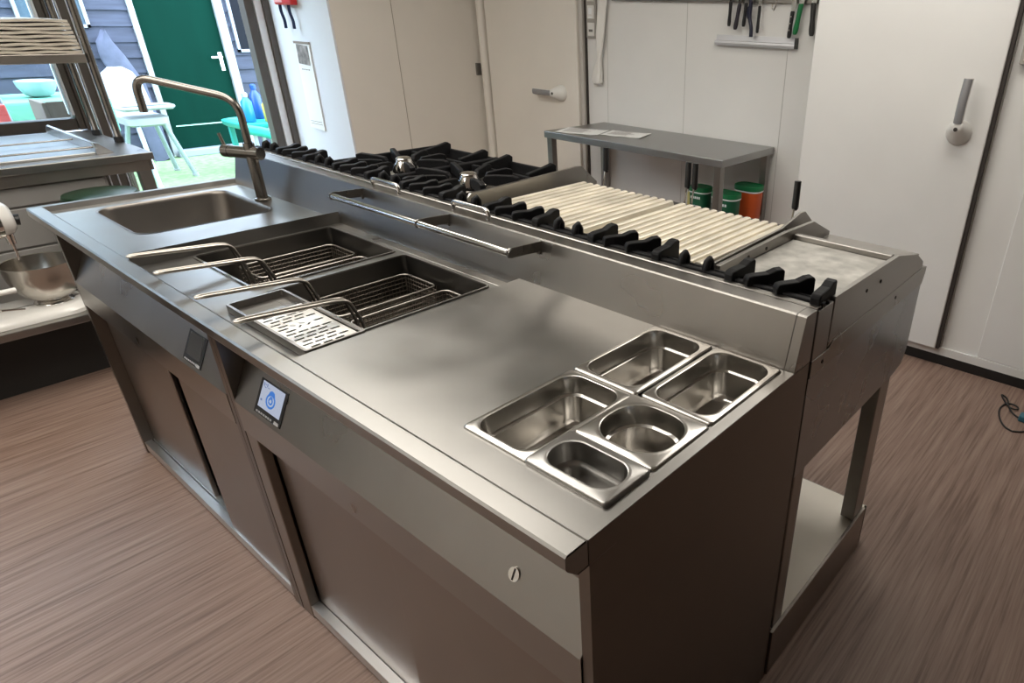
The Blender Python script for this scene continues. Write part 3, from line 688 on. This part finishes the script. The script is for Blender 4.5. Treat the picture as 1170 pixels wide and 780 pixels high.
# ================================================================== SIDE TABLE AND WHAT IS ON IT
tb = thing('side_table', 'plain steel side table standing against the white wall behind the grill', 'table', (-2.2, 3.0, 0))
TXa, TXb, TYa, TYb = -2.90, -1.488, 2.70, 3.292
b = bm_new(); rbox(b, TXa, TXb, TYa, TYb, .888, .93, .003); obj('table_top', b, steel('steel_table', col=(.40, .40, .395), rough=.36), tb)
for x in (TXa + .015, TXb - .06):
    for y in (TYa + .01, TYb - .055):
        b = bm_new(); rbox(b, x, x + .045, y, y + .045, 0, .888, .003); obj('leg', b, SZ, tb)
b = bm_new(); rbox(b, -2.0, TXb - .02, TYa + .02, TYb - .02, .49, .515, .003); obj('lower_shelf', b, SZ, tb)
def paper(x, y, w, l, rz, label, z=.9315, n=2):
    t = thing('paper_sheet', label, 'paper', (x, y, z))
    b = bm_new(); M = Matrix.Translation((x, y, z)) @ Matrix.Rotation(rz, 4, 'Z')
    L = []
    for i in range(9):
        u = -w / 2 + w * i / 8; L.append((u, .0015 + .004 * max(0, abs(u) / (w / 2) - .55) + .001 * math.sin(i * 1.7)))
    poly = [(p[0], p[1] - .0012) for p in L] + [(p[0], p[1]) for p in L[::-1]]
    q = bm_new(); prism(q, poly, 'y', -l / 2, l / 2); merge(b, q, M); obj('sheet', b, PAPER, t)
    b = bm_new()
    for k in range(6):
        yy = l / 2 - .03 - k * l / 8; ww = w * (.3 if k % 3 else .38)
        q = bm_new(); box(q, -w * .4, -w * .4 + ww * 1.6, yy, yy + .008, .0035, .0040); merge(b, q, M)
    obj('print', b, mat('pale_print', (.50, .47, .46), .7), t)
paper(-2.70, 2.86, .30, .21, .35, 'printed sheet of paper lying at the front left corner of the side table')
paper(-2.42, 2.98, .28, .20, .30, 'printed sheet with a dark edge lying right of the other paper on the table', z=.9315)
def tub(x, y, z, sx, sy, h, label, body, lidm, bandm, marks=True):
    t = thing('food_tub', label, 'tub', (x, y, z), 'food tubs under the side table')
    def ring(r, zz): return [(x + p[0] * r, y + p[1] * r, z + zz) for p in rrect(-sx, sx, -sy, sy, min(sx, sy) * .8, 6)]
    b = bm_new(); loft(b, [ring(.90, 0), ring(.93, .004), ring(1.0, h - .02)], True, True); obj('body', b, body, t, smooth=50)
    b = bm_new(); loft(b, [ring(1.04, h - .028), ring(1.05, h - .006), ring(1.03, h), ring(.95, h + .001), ring(.93, h - .006)], True, True); obj('lid', b, lidm, t, smooth=50)
    b = bm_new(); loft(b, [ring(1.045, h - .036), ring(1.045, h - .0285)], True, True); obj('lid_band', b, LIGHTTRIM, t)
    b = bm_new(); loft(b, [ring(.912, .012), ring(.962, h * .42)], False, False); obj('label_band', b, bandm, t)
    if marks:
        b = bm_new()
        for k in range(5): box(b, x - sx * .55 + k * sx * .22, x - sx * .40 + k * sx * .22, y - sy * 1.01 - .001, y - sy * .99, z + h * .60, z + h * .68)
        obj('lettering', b, LIGHTTRIM, t); b = bm_new()
        for k in range(4): box(b, x - sx * .4 + k * sx * .2, x - sx * .27 + k * sx * .2, y - sy * 1.01 - .001, y - sy * .98, z + h * .32, z + h * .37)
        obj('lettering', b, LIGHTTRIM, t)
GRNB = mat('green_tub', (.006, .10, .045), .4)
tub(-1.815, 2.99, .516, .068, .055, .175, 'green tub with a yellow-green label band left of the near table leg', GRNB, GREENLID, mat('olive_band', (.25, .28, .05), .5))
tub(-1.588, 2.93, .516, .086, .06, .185, 'green tub with a red label band right of the near table leg', GRNB, GREENLID, mat('red_band', (.45, .015, .04), .5))
tub(-1.545, 3.12, .516, .085, .065, .205, 'orange tub with a green lid, rearmost under the side table', mat('orange_tub', (.62, .10, .02), .45), GREENLID, mat('orange_band', (.66, .13, .03), .45), False)
t = thing('spice_jar', 'small yellow jar with a black cap under the side table', 'jar', (-1.925, 3.06, .516))
b = bm_new(); lathe(b, [(.03, 0), (.033, .005), (.033, .10), (.026, .115)], 20, (-1.925, 3.06, .516)); obj('body', b, mat('yellow_jar', (.62, .55, .22), .5), t, smooth=40)
b = bm_new(); lathe(b, [(.028, 0), (.028, .025), (.024, .028)], 20, (-1.925, 3.06, .631)); obj('cap', b, BLACK, t, smooth=40)

# ---- on the wall behind the table
sr = tag(obj('knife_rail', rbox(bm_new(), -2.80, -1.215, RY - .022, RY - .0005, 1.706, 1.76, .003), SY), 'long steel magnetic rail high on the white wall, holding the knives', 'rail')
def knife(name, px, ztop, zbot, w, m, lean, label, cat='knife', fat=1.0, rivets=False):
    y = RY - .04
    t = thing(name, label, cat, (px, y, zbot))
    b = bm_new(); h = ztop - zbot; L = []
    for f, k in ((0, .55), (.06, .95), (.2, 1.08), (.5, .85), (.8, .95), (.95, 1.0), (1.0, .8)):
        z = zbot + h * f; x = px + lean * f
        L.append([(x + w * k * .5 * math.cos(2 * PI * i / 12), y + .011 * fat * math.sin(2 * PI * i / 12), z) for i in range(12)])
    loft(b, L, True, True); obj('handle', b, m, t, smooth=50)
    b = bm_new(); x = px + lean
    prism(b, [(x - w * .4, ztop - .002), (x + w * .45, ztop - .002), (x + w * .7, ztop + .03), (x + w * .7, ztop + .14), (x + w * .1, ztop + .24), (x - w * .4, ztop + .17)], 'y', y - .001, y + .0015); obj('blade', b, CHROME, t)
    if rivets:
        b = bm_new()
        for f in (.3, .55, .8): cyl(b, (px + lean * f, y - .0125, zbot + h * f), (px + lean * f, y - .0105, zbot + h * f), .004, n=10)
        obj('rivet', b, CHROME, t)
knife('chef_knife', -1.856, 1.715, 1.582, .021, BLACK, .004, 'thin black-handled knife, leftmost on the wall rail')
knife('chef_knife', -1.812, 1.700, 1.565, .026, mat('plum_handle', (.022, .018, .026), .4), .022, 'leaning dark plum-handled knife, second from the left on the rail')
knife('chef_knife', -1.756, 1.705, 1.582, .022, BLACK, .010, 'black-handled knife third from the left, beside the scissors')
t = thing('kitchen_scissors', 'dark blue-handled scissors hanging among the knives above the grey ledge', 'scissors', (-1.70, RY - .045, 1.53))
b = bm_new(); tube(b, [(-1.722 + .017 * math.cos(a) * .6, RY - .045, 1.655 + .03 * math.sin(a)) for a in [2 * PI * i / 16 for i in range(16)]], .0055, 8, closed=True)
tube(b, fillet([(-1.712, RY - .045, 1.72), (-1.716, RY - .045, 1.63), (-1.699, RY - .045, 1.58), (-1.697, RY - .045, 1.53)], .02, 4), .011, 10); obj('handle', b, mat('blue_black', (.014, .015, .035), .35), t, smooth=50)
b = bm_new(); prism(b, [(-1.716, 1.71), (-1.700, 1.71), (-1.702, 1.86), (-1.708, 1.86)], 'y', RY - .047, RY - .0445); obj('blade', b, CHROME, t)
knife('chef_knife', -1.660, 1.690, 1.552, .018, BLACK, .004, 'black and steel handled knife right of the scissors')
knife('bread_knife', -1.452, 1.668, 1.532, .025, BLACK, .008, 'riveted black-handled knife left of the green one', rivets=True)
knife('chef_knife', -1.418, 1.705, 1.552, .031, mat('green_handle', (.004, .16, .045), .4), .022, 'only green-handled knife on the wall rail')
knife('chef_knife', -1.315, 1.710, 1.548, .033, mat('charcoal_handle', (.020, .019, .018), .45), -.008, 'thick charcoal-handled knife, rightmost on the rail')
t = tag(obj('wall_hook', tube(bm_new(), [(-1.56, RY - .012, 1.75), (-1.56, RY - .03, 1.69), (-1.56, RY - .05, 1.668), (-1.56, RY - .066, 1.675), (-1.56, RY - .070, 1.70)], .004, 8), CHROME), 'small empty steel hook on the rail between the knives', 'hook')
b = bm_new(); sheet(b, [(RY - .001, 1.535), (RY - .012, 1.535), (RY - .016, 1.506), (RY - .035, 1.502), (RY - .037, 1.492), (RY - .03, 1.478), (RY - .001, 1.478)], 'x', -1.955, -1.415, .002)
t = tag(obj('ticket_ledge', b, mat('grey_ledge', (.58, .58, .60), .4, .4)), 'short pale grey ledge on the wall beneath the knives', 'ledge')
b = bm_new(); box(b, -1.4145, -1.408, RY - .038, RY - .001, 1.478, 1.535); obj('end_cap', b, BLACK, t)
# hanging white cloth
b = bm_new(); L = []
for z, xc, w, tw in ((1.80, -2.865, .036, 0), (1.70, -2.872, .036, .2), (1.60, -2.885, .034, .4), (1.50, -2.893, .032, .7), (1.42, -2.896, .024, 1.0), (1.36, -2.900, .013, 1.3), (1.31, -2.912, .026, 1.5), (1.26, -2.920, .040, 1.6), (1.215, -2.930, .046, 1.65), (1.19, -2.920, .036, 1.7)):
    ring = []
    for k in range(20):
        a = 2 * PI * k / 20; rr_ = 1 + .22 * math.sin(3 * a + tw * 3)
        ring.append((xc + w * rr_ * math.cos(a), RY - .035 + .016 * rr_ * math.sin(a), z + .008 * math.sin(5 * a) * (1 if z < 1.25 else 0)))
    L.append(ring)
loft(b, L, True, True); tag(obj('hanging_cloth', b, mat('white_cloth', (.78, .76, .72), .85), smooth=80), 'twisted white cloth hanging on the wall beside the switch panel', 'cloth')
def switches(x0, x1, z0, y, label, n=3):
    t = thing('switch_panel', label, 'switch panel', ((x0 + x1) / 2, y, z0))
    b = bm_new(); rbox(b, x0, x1, y - .02, y - .0005, z0, z0 + .105 * n, .004); obj('housing', b, mat('switch_grey', (.36, .34, .31), .5), t)
    for k in range(n):
        b = bm_new(); rbox(b, x0 + .015, x1 - .012, y - .026, y - .0195, z0 + .015 + k * .105, z0 + .105 + k * .105 - .008, .004); s_ = obj('plate', b, mat('switch_white', (.72, .70, .67), .45), t)
        b = bm_new()
        if k == 0: box(b, x0 + .028, x1 - .026, y - .027, y - .0255, z0 + .04, z0 + .055)
        elif k == 1: rbox(b, x0 + .03, x1 - .03, y - .030, y - .0255, z0 + .145, z0 + .185, .003); box(b, x0 + .028, x1 - .028, y - .0272, y - .0258, z0 + .125, z0 + .132)
        else:
            for j in range(4): box(b, x0 + .02, x1 - .018, y - .0272, y - .0258, z0 + .235 + j * .018, z0 + .243 + j * .018)
        obj('button', b, mat('switch_dark', (.16, .15, .14), .5) if k != 1 else LIGHTTRIM, s_)
switches(-3.035, -2.945, 1.475, RY, 'tall grey switch panel beside the left cold-room door')
switches(-.172, -.06, 1.48, CY - .008, 'grey control panel right of the right cold-room door, cut by the frame')
# ---- calendar and fire blanket on the bluish wall
CYW = 2.085
t = thing('wall_calendar', 'long narrow white calendar hanging on the bluish wall by the door', 'calendar', (-4.68, CYW, .8))
b = bm_new(); prism(b, [(-4.775, .815), (-4.575, .805), (-4.555, 1.385), (-4.755, 1.395)], 'y', CYW - .010, CYW - .003); obj('sheet', b, PAPER, t)
b = bm_new(); prism(b, [(-4.742, 1.255), (-4.585, 1.248), (-4.578, 1.375), (-4.735, 1.382)], 'y', CYW - .0125, CYW - .0102); obj('picture', b, mat('grey_photo', (.30, .26, .24), .6, noise=.7, scale=(22, 22, 22)), t)
b = bm_new(); box(b, -4.765, -4.55, CYW - .013, CYW - .002, 1.385, 1.40)
for z in (.845, .862): box(b, -4.75, -4.59, CYW - .0112, CYW - .0102, z, z + .003)
for k in range(4): box(b, -4.72 + k * .03, -4.70 + k * .03, CYW - .0112, CYW - .0102, 1.215, 1.222)
obj('binding', b, mat('brown_bind', (.25, .20, .16), .6), t)
t = thing('fire_blanket', 'red fire blanket case with two dark blue straps above the calendar', 'fire blanket', (-4.72, CYW, 1.6))
b = bm_new(); rbox(b, -4.84, -4.60, CYW - .05, CYW - .001, 1.625, 1.90, .012); obj('case', b, RED, t)
b = bm_new(); box(b, -4.83, -4.72, CYW - .0515, CYW - .0505, 1.64, 1.70); obj('case_label', b, mat('pink_label', (.75, .35, .36), .5), t)
for x in (-4.80, -4.68):
    b = bm_new(); tube(b, fillet([(x, CYW - .03, 1.64), (x + .005, CYW - .035, 1.58), (x + .022, CYW - .03, 1.53), (x + .012, CYW - .028, 1.48)], .03, 4), .008, 8, flat=(.004, .011)); obj('strap', b, NAVY, t)

# ================================================================== LEFT: COUNTER, RACK, MIXER
CX1, CX0 = -3.95, -4.98
wc = thing('work_counter', 'long steel work counter standing under the brown-framed window', 'counter', (-4.4, -.4, 0))
b = bm_new(); rbox(b, CX0, CX1, -2.2, .80, .862, .90, .003); obj('counter_top', b, SY, wc)
b = bm_new(); rbox(b, CX1 - .05, CX1 - .018, -2.2, .774, .805, .862, .002); obj('apron', b, SV, wc)
b = bm_new(); rbox(b, CX0, CX1 - .018, .776, .79, .805, .862, .002); obj('apron', b, SV, wc)
for x in (CX1 - .07, CX0 + .02):
    b = bm_new(); rbox(b, x, x + .05, .715, .775, 0, .862, .003); obj('leg', b, SZ, wc)
b = bm_new(); box(b, CX0 + .05, CX1 - .06, -2.1, .575, .06, .86); obj('cabinet_body', b, mat('grey_front', (.30, .285, .27), .45, .3), wc)
for z0, z1 in ((.06, .30), (.305, .50), (.505, .70), (.705, .80)):
    for y0, y1 in ((-.60, .56), (-1.8, -.61)):
        b = bm_new(); rbox(b, CX1 - .0595, CX1 - .045, y0, y1, z0 + .003, z1 - .003, .003); obj('drawer', b, MATS['grey_front'], wc)
rk = thing('shelf_rack', 'steel shelf rack on round posts standing on the window counter', 'rack', (-4.57, .0, .90))
for x, y in ((-4.75, .775), (-4.40, .785), (-4.75, -1.1), (-4.40, -1.1)):
    b = bm_new(); cyl(b, (x, y, .905), (x, y, 2.05), .019, n=18); po = obj('post', b, FAU, rk, smooth=40)
    b = bm_new(); cyl(b, (x, y, .9005), (x, y, .93), .024, n=18); obj('foot', b, RUBBER, po, smooth=40)
for z in (1.32, 1.98):
    b = bm_new(); rbox(b, -4.78, -4.372, -1.15, .76, z, z + .045, .003); obj('shelf', b, SV, rk)
# pile of thin beige sheets on the rack
def ply(z, y0, y1, dx, ph):
    b = bm_new(); n = 14; L = []
    for i in range(n + 1):
        y = y0 + (y1 - y0) * i / n; L.append((y, z + .0022 * math.sin(ph + i * .9)))
    poly = L + [(p[0], p[1] + .0125) for p in L[::-1]]
    prism(b, poly, 'x', -4.74, -4.392 + dx); return b
for k in range(9):
    z = 1.3675 + k * .0185
    nm = ['lowest', 'second lowest', 'third lowest', 'fourth lowest', 'middle', 'fourth from top', 'third from top', 'second from top', 'topmost'][k]
    tag(obj('tray_sheet', ply(z, .10 if k > 5 else .40 - k * .015, .758 - k * .002, random.uniform(-.006, .002), k * 1.3), BEIGE), nm + ' beige sheet in the pile of thin trays on the rack shelf', 'tray', 'pile of beige trays on the rack')
t = tag(obj('card_box', rbox(bm_new(), -4.70, -4.41, .02, .34, 1.3655, 1.455, .004), mat('straw_card', (.55, .47, .30), .7)), 'straw-coloured box left of the pile of beige trays, cut by the frame', 'box')
# low sloping salad tray on the counter
t = thing('prep_tray', 'bright shallow steel tray with an angled end cheek and two thin rods on the counter', 'tray', (-4.5, .2, .9))
b = bm_new(); rbox(b, -4.93, -4.06, -.9, .58, .9005, .912, .003); obj('tray_base', b, mat('plain_bright_steel', (.55, .55, .54), .3, 1.0), t)
b = bm_new(); prism(b, [(-4.94, .9005), (-4.05, .9005), (-4.05, .93), (-4.10, .955), (-4.90, .955), (-4.94, .93)], 'y', .582, .592)
prism(b, [(.592, .9005), (.66, .9005), (.60, .955), (.592, .955)], 'x', -4.93, -4.06); obj('end_cheek', b, ALU, t)
b = bm_new()
for x in (-4.42, -4.085): tube(b, [(x, -.9, .935), (x, .582, .935)], .005, 8)
obj('rod', b, FAU, t, smooth=50)
# low stand with the stand mixer
ls = thing('low_stand', 'low steel stand on the floor, carrying the white stand mixer', 'stand', (-3.55, -.5, 0))
b = bm_new(); rbox(b, -3.88, -3.235, -1.4, .29, .325, .36, .003); obj('stand_top', b, SY, ls)
for x in (-3.85, -3.30):
    for y in (-1.37, .24):
        b = bm_new(); rbox(b, x, x + .04, y, y + .04, 0, .325, .003); obj('leg', b, SZ, ls)
b = bm_new(); box(b, -3.46, -3.44, -1.38, .28, .0, .325); obj('shade_panel', b, mat('shade_black', (.02, .018, .016), .7), ls)  # added black sheet standing in for the shadow under the stand
mx = thing('stand_mixer', 'white stand mixer with a polished steel bowl, at the left edge of the frame', 'mixer', (-3.42, -.12, .361))
mxx = -3.42
b = bm_new(); L = []
for off, z in ((.0, .361), (0, .375), (.012, .388), (.03, .394)):
    L.append([(mxx + p[0], p[1], z) for p in rrect(-.125 + off, .125 - off, -.30 + off, .145 - off, .10, 8)])
loft(b, L, True, True); obj('base', b, ENAMEL, mx, smooth=45)
b = bm_new(); L = []
for z, hy, hxx, yo in ((.385, .075, .085, -.215), (.46, .06, .07, -.22), (.56, .058, .062, -.215), (.66, .065, .065, -.205), (.70, .06, .06, -.20)):
    L.append([(mxx + p[0], yo + p[1], z) for p in rrect(-hxx, hxx, -hy, hy, .045, 6)])
loft(b, L, True, True); obj('column', b, ENAMEL, mx, smooth=50)
b = bm_new(); L = []
for y, rx, rz, zo in ((-.34, .03, .03, .735), (-.325, .065, .06, .735), (-.25, .08, .078, .735), (-.12, .078, .075, .732), (-.03, .068, .066, .728), (.005, .060, .058, .725), (.018, .045, .044, .724)):
    L.append([(mxx + rx * math.cos(2 * PI * k / 24), y, zo + rz * math.sin(2 * PI * k / 24)) for k in range(24)])
loft(b, L, True, True); hd = obj('head', b, ENAMEL, mx, smooth=60)
b = bm_new(); L = [[(mxx + r * math.cos(2 * PI * k / 28), y, .7275 + r * math.sin(2 * PI * k / 28)) for k in range(28)] for y, r in ((-.045, .0705), (-.043, .073), (-.022, .0705), (-.020, .068))]
loft(b, L, True, True); obj('trim_band', b, CHROME, hd, smooth=40)
b = bm_new(); cyl(b, (mxx, .014, .715), (mxx + .002, .036, .712), .018, .020, n=18); obj('hub_knob', b, BLACK, hd, smooth=40)
b = bm_new(); cyl(b, (mxx, -.01, .68), (mxx, -.01, .63), .016, .012, n=16); cyl(b, (mxx, -.01, .63), (mxx, -.01, .56), .005, n=10); obj('drive_shaft', b, CHROME, hd, smooth=40)
for s in (-1, 1):
    b = bm_new(); tube(b, fillet([(mxx + s * .06, -.19, .50), (mxx + s * .128, -.13, .50), (mxx + s * .128, -.07, .50)], .04, 4), .010, 10); obj('bowl_arm', b, ENAMEL, mx, smooth=50)
b = bm_new(); tube(b, [(mxx + .07, -.20, .455), (mxx + .135, -.13, .44), (mxx + .14, -.07, .43)], .004, 8); obj('lift_lever', b, CHROME, mx)
b = bm_new(); ri = .002; prof = [(.048, .403), (.055, .41), (.078, .425), (.098, .455), (.109, .50), (.113, .545), (.116, .549), (.116, .552), (.112, .551), (.107, .50), (.095, .457), (.075, .43), (.04, .421)]
lathe(b, prof, 40, (mxx, .035, 0)); bw = obj('bowl', b, steel('steel_bowl', col=(.50, .47, .43), rough=.22, grain='z', bump=.02), mx, smooth=40)
b = bm_new(); lathe(b, [(.062, .394), (.058, .399), (.050, .404)], 32, (mxx, .035, 0)); obj('bowl_foot', b, CHROME, bw, smooth=40)
mx.scale = (1.18, 1.18, 1.18); mx.location.y += .03
# waste bin with green lid
t = thing('waste_bin', 'round bin with a dark green lid standing before the counter, behind the sink end', 'bin', (-3.78, .475, 0))
b = bm_new(); lathe(b, [(.115, .0), (.125, .02), (.142, .70)], 32, (-3.78, .475, 0)); obj('bin_body', b, mat('grey_bin', (.10, .10, .10), .5), t, smooth=40)
b = bm_new(); lathe(b, [(.146, .695), (.155, .70), (.160, .74), (.152, .765), (.10, .775), (.0005, .779)], 40, (-3.78, .475, 0)); obj('bin_lid', b, GREEN, t, smooth=40)

# ---- loose cable on the floor
cb = thing('power_cable', 'looped black cable lying on the floor by the right-hand wall', 'cable', (.21, 2.66, 0))
b = bm_new(); pts = [(.272, 2.50), (.235, 2.515), (.20, 2.58), (.178, 2.67), (.19, 2.74), (.225, 2.765), (.26, 2.73), (.235, 2.69), (.20, 2.72), (.165, 2.80), (.155, 2.83), (.19, 2.80), (.205, 2.73), (.23, 2.66), (.28, 2.635), (.30, 2.65)]
def smoothpts(P, it=3):
    for _ in range(it):
        Q = [P[0]]
        for a, c in zip(P, P[1:]): Q += [tuple(a[i] * .75 + c[i] * .25 for i in range(len(a))), tuple(a[i] * .25 + c[i] * .75 for i in range(len(a)))]
        P = Q + [P[-1]]
    return P
pts = [(p[0], p[1], .0045 + (.008 if i in (7, 8, 12, 13) else 0)) for i, p in enumerate(pts)] + [(.40, 2.66, .005)]
tube(b, smoothpts(pts), .004, 8); obj('cord', b, RUBBER, cb, smooth=60)
b = bm_new(); tube(b, smoothpts([(.272, 2.50, .0045), (.31, 2.52, .0045), (.36, 2.60, .0045), (.45, 2.62, .0045)]), .004, 8); obj('cord_tail', b, RUBBER, cb, smooth=60)
b = bm_new(); rbox(b, .272, .36, 2.615, 2.665, .0, .03, .006); obj('plug', b, mat('teal_plug', (.03, .13, .18), .45), cb)

# ================================================================== THE YARD
t = thing('high_chair', 'white plastic child high chair standing on the turf outside the open door', 'high chair', (-7.85, 1.92, -.02))
HW = mat('white_plastic', (.30, .32, .33), .4)
for (x0, y0, x1, y1) in ((-7.72, 1.80, -7.35, 1.72), (-7.72, 2.02, -7.78, 2.19), (-7.98, 1.80, -8.25, 1.72), (-7.98, 2.02, -8.20, 2.16)):
    b = bm_new(); cyl(b, (x1, y1, -.02), (x0, y0, .56), .022, .022, n=12); lg = obj('leg', b, mat('pale_blue_tube', (.30, .35, .39), .35, .3), t, smooth=40)
    b = bm_new(); cyl(b, (x1, y1, -.02), (x1 + (x0 - x1) * .05, y1 + (y0 - y1) * .05, .01), .03, n=12); obj('foot', b, HW, lg, smooth=40)
b = bm_new(); L = []
for z, a in ((.52, .8), (.54, 1), (.60, 1.02), (.61, .9)): L.append([(-7.85 + p[0] * a, 1.90 + p[1] * a, z) for p in rrect(-.19, .19, -.18, .18, .08, 6)])
loft(b, L, True, True); obj('seat', b, HW, t, smooth=50)
b = bm_new(); L = []
for z, w, xo in ((.56, .17, -8.02), (.72, .185, -8.05), (.88, .175, -8.09), (.99, .13, -8.11), (1.04, .06, -8.12)):
    L.append([(xo + p[0], 1.88 + p[1], z) for p in rrect(-.022, .022, -w, w, .02, 4)])
loft(b, L, True, True); obj('seat_back', b, HW, t, smooth=60)
b = bm_new(); tube(b, [(p[0] - 7.74, p[1] + 1.91, .70) for p in rrect(-.14, .14, -.23, .23, .09, 6)], .016, 8, closed=True); rbox(b, -7.86, -7.62, 1.70, 2.12, .675, .69, .01); obj('tray', b, HW, t, smooth=50)
# turquoise shell and bottles
TQ = mat('turquoise_plastic', (.02, .30, .26), .4)
t = thing('play_table', 'turquoise plastic play table with slatted side, outside by the open door frame', 'play table', (-7.6, 2.95, -.02))
b = bm_new(); L = []
for z, a in ((.44, .92), (.46, 1.0), (.50, 1.02), (.505, .95), (.485, .90)): L.append([(-7.65 + p[0] * a, 2.93 + p[1] * a, z) for p in rrect(-.32, .32, -.33, .33, .16, 8)])
loft(b, L, True, True); obj('top', b, TQ, t, smooth=50)
b = bm_new(); tube(b, smoothpts([(-7.30, 2.62, .46), (-7.24, 2.75, .43), (-7.22, 2.95, .34), (-7.25, 3.15, .15), (-7.28, 3.2, -.02)]), .04, 10, flat=(.05, .025)); obj('curved_rail', b, TQ, t, smooth=60)
for y in (2.68, 2.76, 2.84, 2.92, 3.0):
    b = bm_new(); rbox(b, -7.36, -7.33, y, y + .035, -.02, .46, .006); obj('slat', b, HW, t)
for x, y in ((-7.9, 2.66), (-7.9, 3.2)):
    b = bm_new(); rbox(b, x, x + .05, y, y + .05, -.02, .45, .006); obj('leg', b, TQ, t)
def bottle(x, y, z, h, r, m, capm, label):
    t = thing('spray_bottle', label, 'bottle', (x, y, z))
    b = bm_new(); lathe(b, [(r * .85, 0), (r, .01), (r, h * .68), (r * .5, h * .8), (r * .42, h * .84)], 20, (x, y, z)); obj('body', b, m, t, smooth=50)
    b = bm_new(); lathe(b, [(r * .5, h * .84), (r * .55, h * .88), (r * .55, h * .97), (r * .3, h)], 16, (x, y, z)); obj('cap', b, capm, t, smooth=40)
BLU = mat('cyan_bottle', (.01, .16, .36), .35); BLU2 = mat('blue_bottle', (.01, .055, .22), .35)
bottle(-7.62, 2.80, .487, .30, .055, BLU, HW, 'light blue bottle with a white cap on the turquoise table outside')
bottle(-7.80, 2.98, .487, .36, .055, BLU2, BLU2, 'darker blue bottle on the turquoise table outside')
bottle(-7.52, 2.97, .487, .26, .06, mat('yellow_bottle', (.36, .30, .05), .4), mat('green_cap', (.05, .30, .15), .4), 'yellow bottle nearest the door frame on the turquoise table')
# grey parasol cover leaning on the shed
b = bm_new(); L = []
for z, w, y in ((1.33, .015, 2.09), (1.22, .075, 2.07), (1.08, .115, 2.10), (.96, .12, 2.14), (.80, .12, 2.20), (.40, .10, 2.24), (-.015, .09, 2.26)):
    L.append([(-8.88 + .045 * math.sin(2 * PI * k / 20), y + w * math.cos(2 * PI * k / 20), z + .02 * math.sin(4 * PI * k / 20)) for k in range(20)])
loft(b, L, True, True); tag(obj('tarpaulin', b, mat('grey_tarp', (.07, .078, .12), .8, noise=.25, scale=(9, 9, 9)), smooth=70), 'pointed grey-blue cover leaning on the dark boards left of the green door', 'cover')
# garden table seen through the left window
t = thing('garden_table', 'garden table under a pale green cloth, seen through the window', 'table', (-6.9, .9, -.02))
b = bm_new(); L = []
for z, a in ((.66, 1.0), (.905, 1.0), (.92, .97)): L.append([(-6.9 + p[0] * a, .75 + p[1] * a, z) for p in rrect(-.35, .35, -.9, .62, .06, 5)])
loft(b, L, True, True); obj('cloth', b, mat('mint_cloth', (.12, .36, .25), .8), t, smooth=40)
for x in (-7.15, -6.65):
    for y in (0, 1.25):
        b = bm_new(); rbox(b, x, x + .05, y, y + .05, -.02, .66, .004); obj('leg', b, HW, t)
b = bm_new(); lathe(b, [(.05, 0), (.09, .02), (.125, .08), (.13, .12), (.118, .124), (.07, .04)], 24, (-6.9, 1.0, .921)); o = tag(obj('glass_bowl', b, mat('pale_bowl', (.30, .40, .42), .15), smooth=60), 'pale round bowl nearest the window frame on the green garden table', 'bowl', 'pale bowls on the garden table')
b = bm_new(); lathe(b, [(.05, 0), (.09, .02), (.125, .08), (.13, .12), (.118, .124), (.07, .04)], 24, (-6.95, .66, .921)); tag(obj('glass_bowl', b, MATS['pale_bowl'], smooth=60), 'pale round bowl farther left on the green garden table', 'bowl', 'pale bowls on the garden table')
t = thing('garden_parasol_pole', 'leaning grey metal pole on a base, seen through the left window', 'pole', (-6.2, .62, -.02))
b = bm_new(); cyl(b, (-6.2, .72, .02), (-6.2, .60, 1.3), .02, n=12); obj('pole', b, mat('grey_pole', (.25, .28, .32), .4, .6), t, smooth=40)
b = bm_new(); lathe(b, [(.16, 0), (.16, .05), (.06, .09), (.04, .25), (.03, .26)], 24, (-6.2, .72, -.02)); obj('pole_base', b, mat('dark_base', (.04, .05, .07), .5), t, smooth=40)
t = thing('storage_crate', 'weathered brown slatted crate outside, low in the right of the window', 'crate', (-5.85, .93, -.02))
for k in range(8):
    b = bm_new(); rbox(b, -5.70, -5.68, .775, 1.10, .0 + k * .127, .115 + k * .127, .004); obj('slat', b, mat('grey_wood', (.14, .11, .09), .8), t)
for y in (.75, 1.1):
    b = bm_new(); rbox(b, -6.0, -5.68, y, y + .025, -.02, 1.0, .004); obj('side_board', b, MATS['grey_wood'], t)
t = thing('toy_cart', 'dark blue-grey toy cart with a red handle outside, low in the window', 'toy', (-5.75, .45, -.02))
b = bm_new(); rbox(b, -5.78, -5.74, .52, .58, .84, 1.0, .012); obj('red_handle', b, mat('coral_plastic', (.72, .10, .09), .4), t)
b = bm_new(); rbox(b, -5.90, -5.65, .30, .70, .10, .845, .03); obj('body', b, mat('blue_grey_toy', (.10, .14, .20), .45), t, smooth=40)
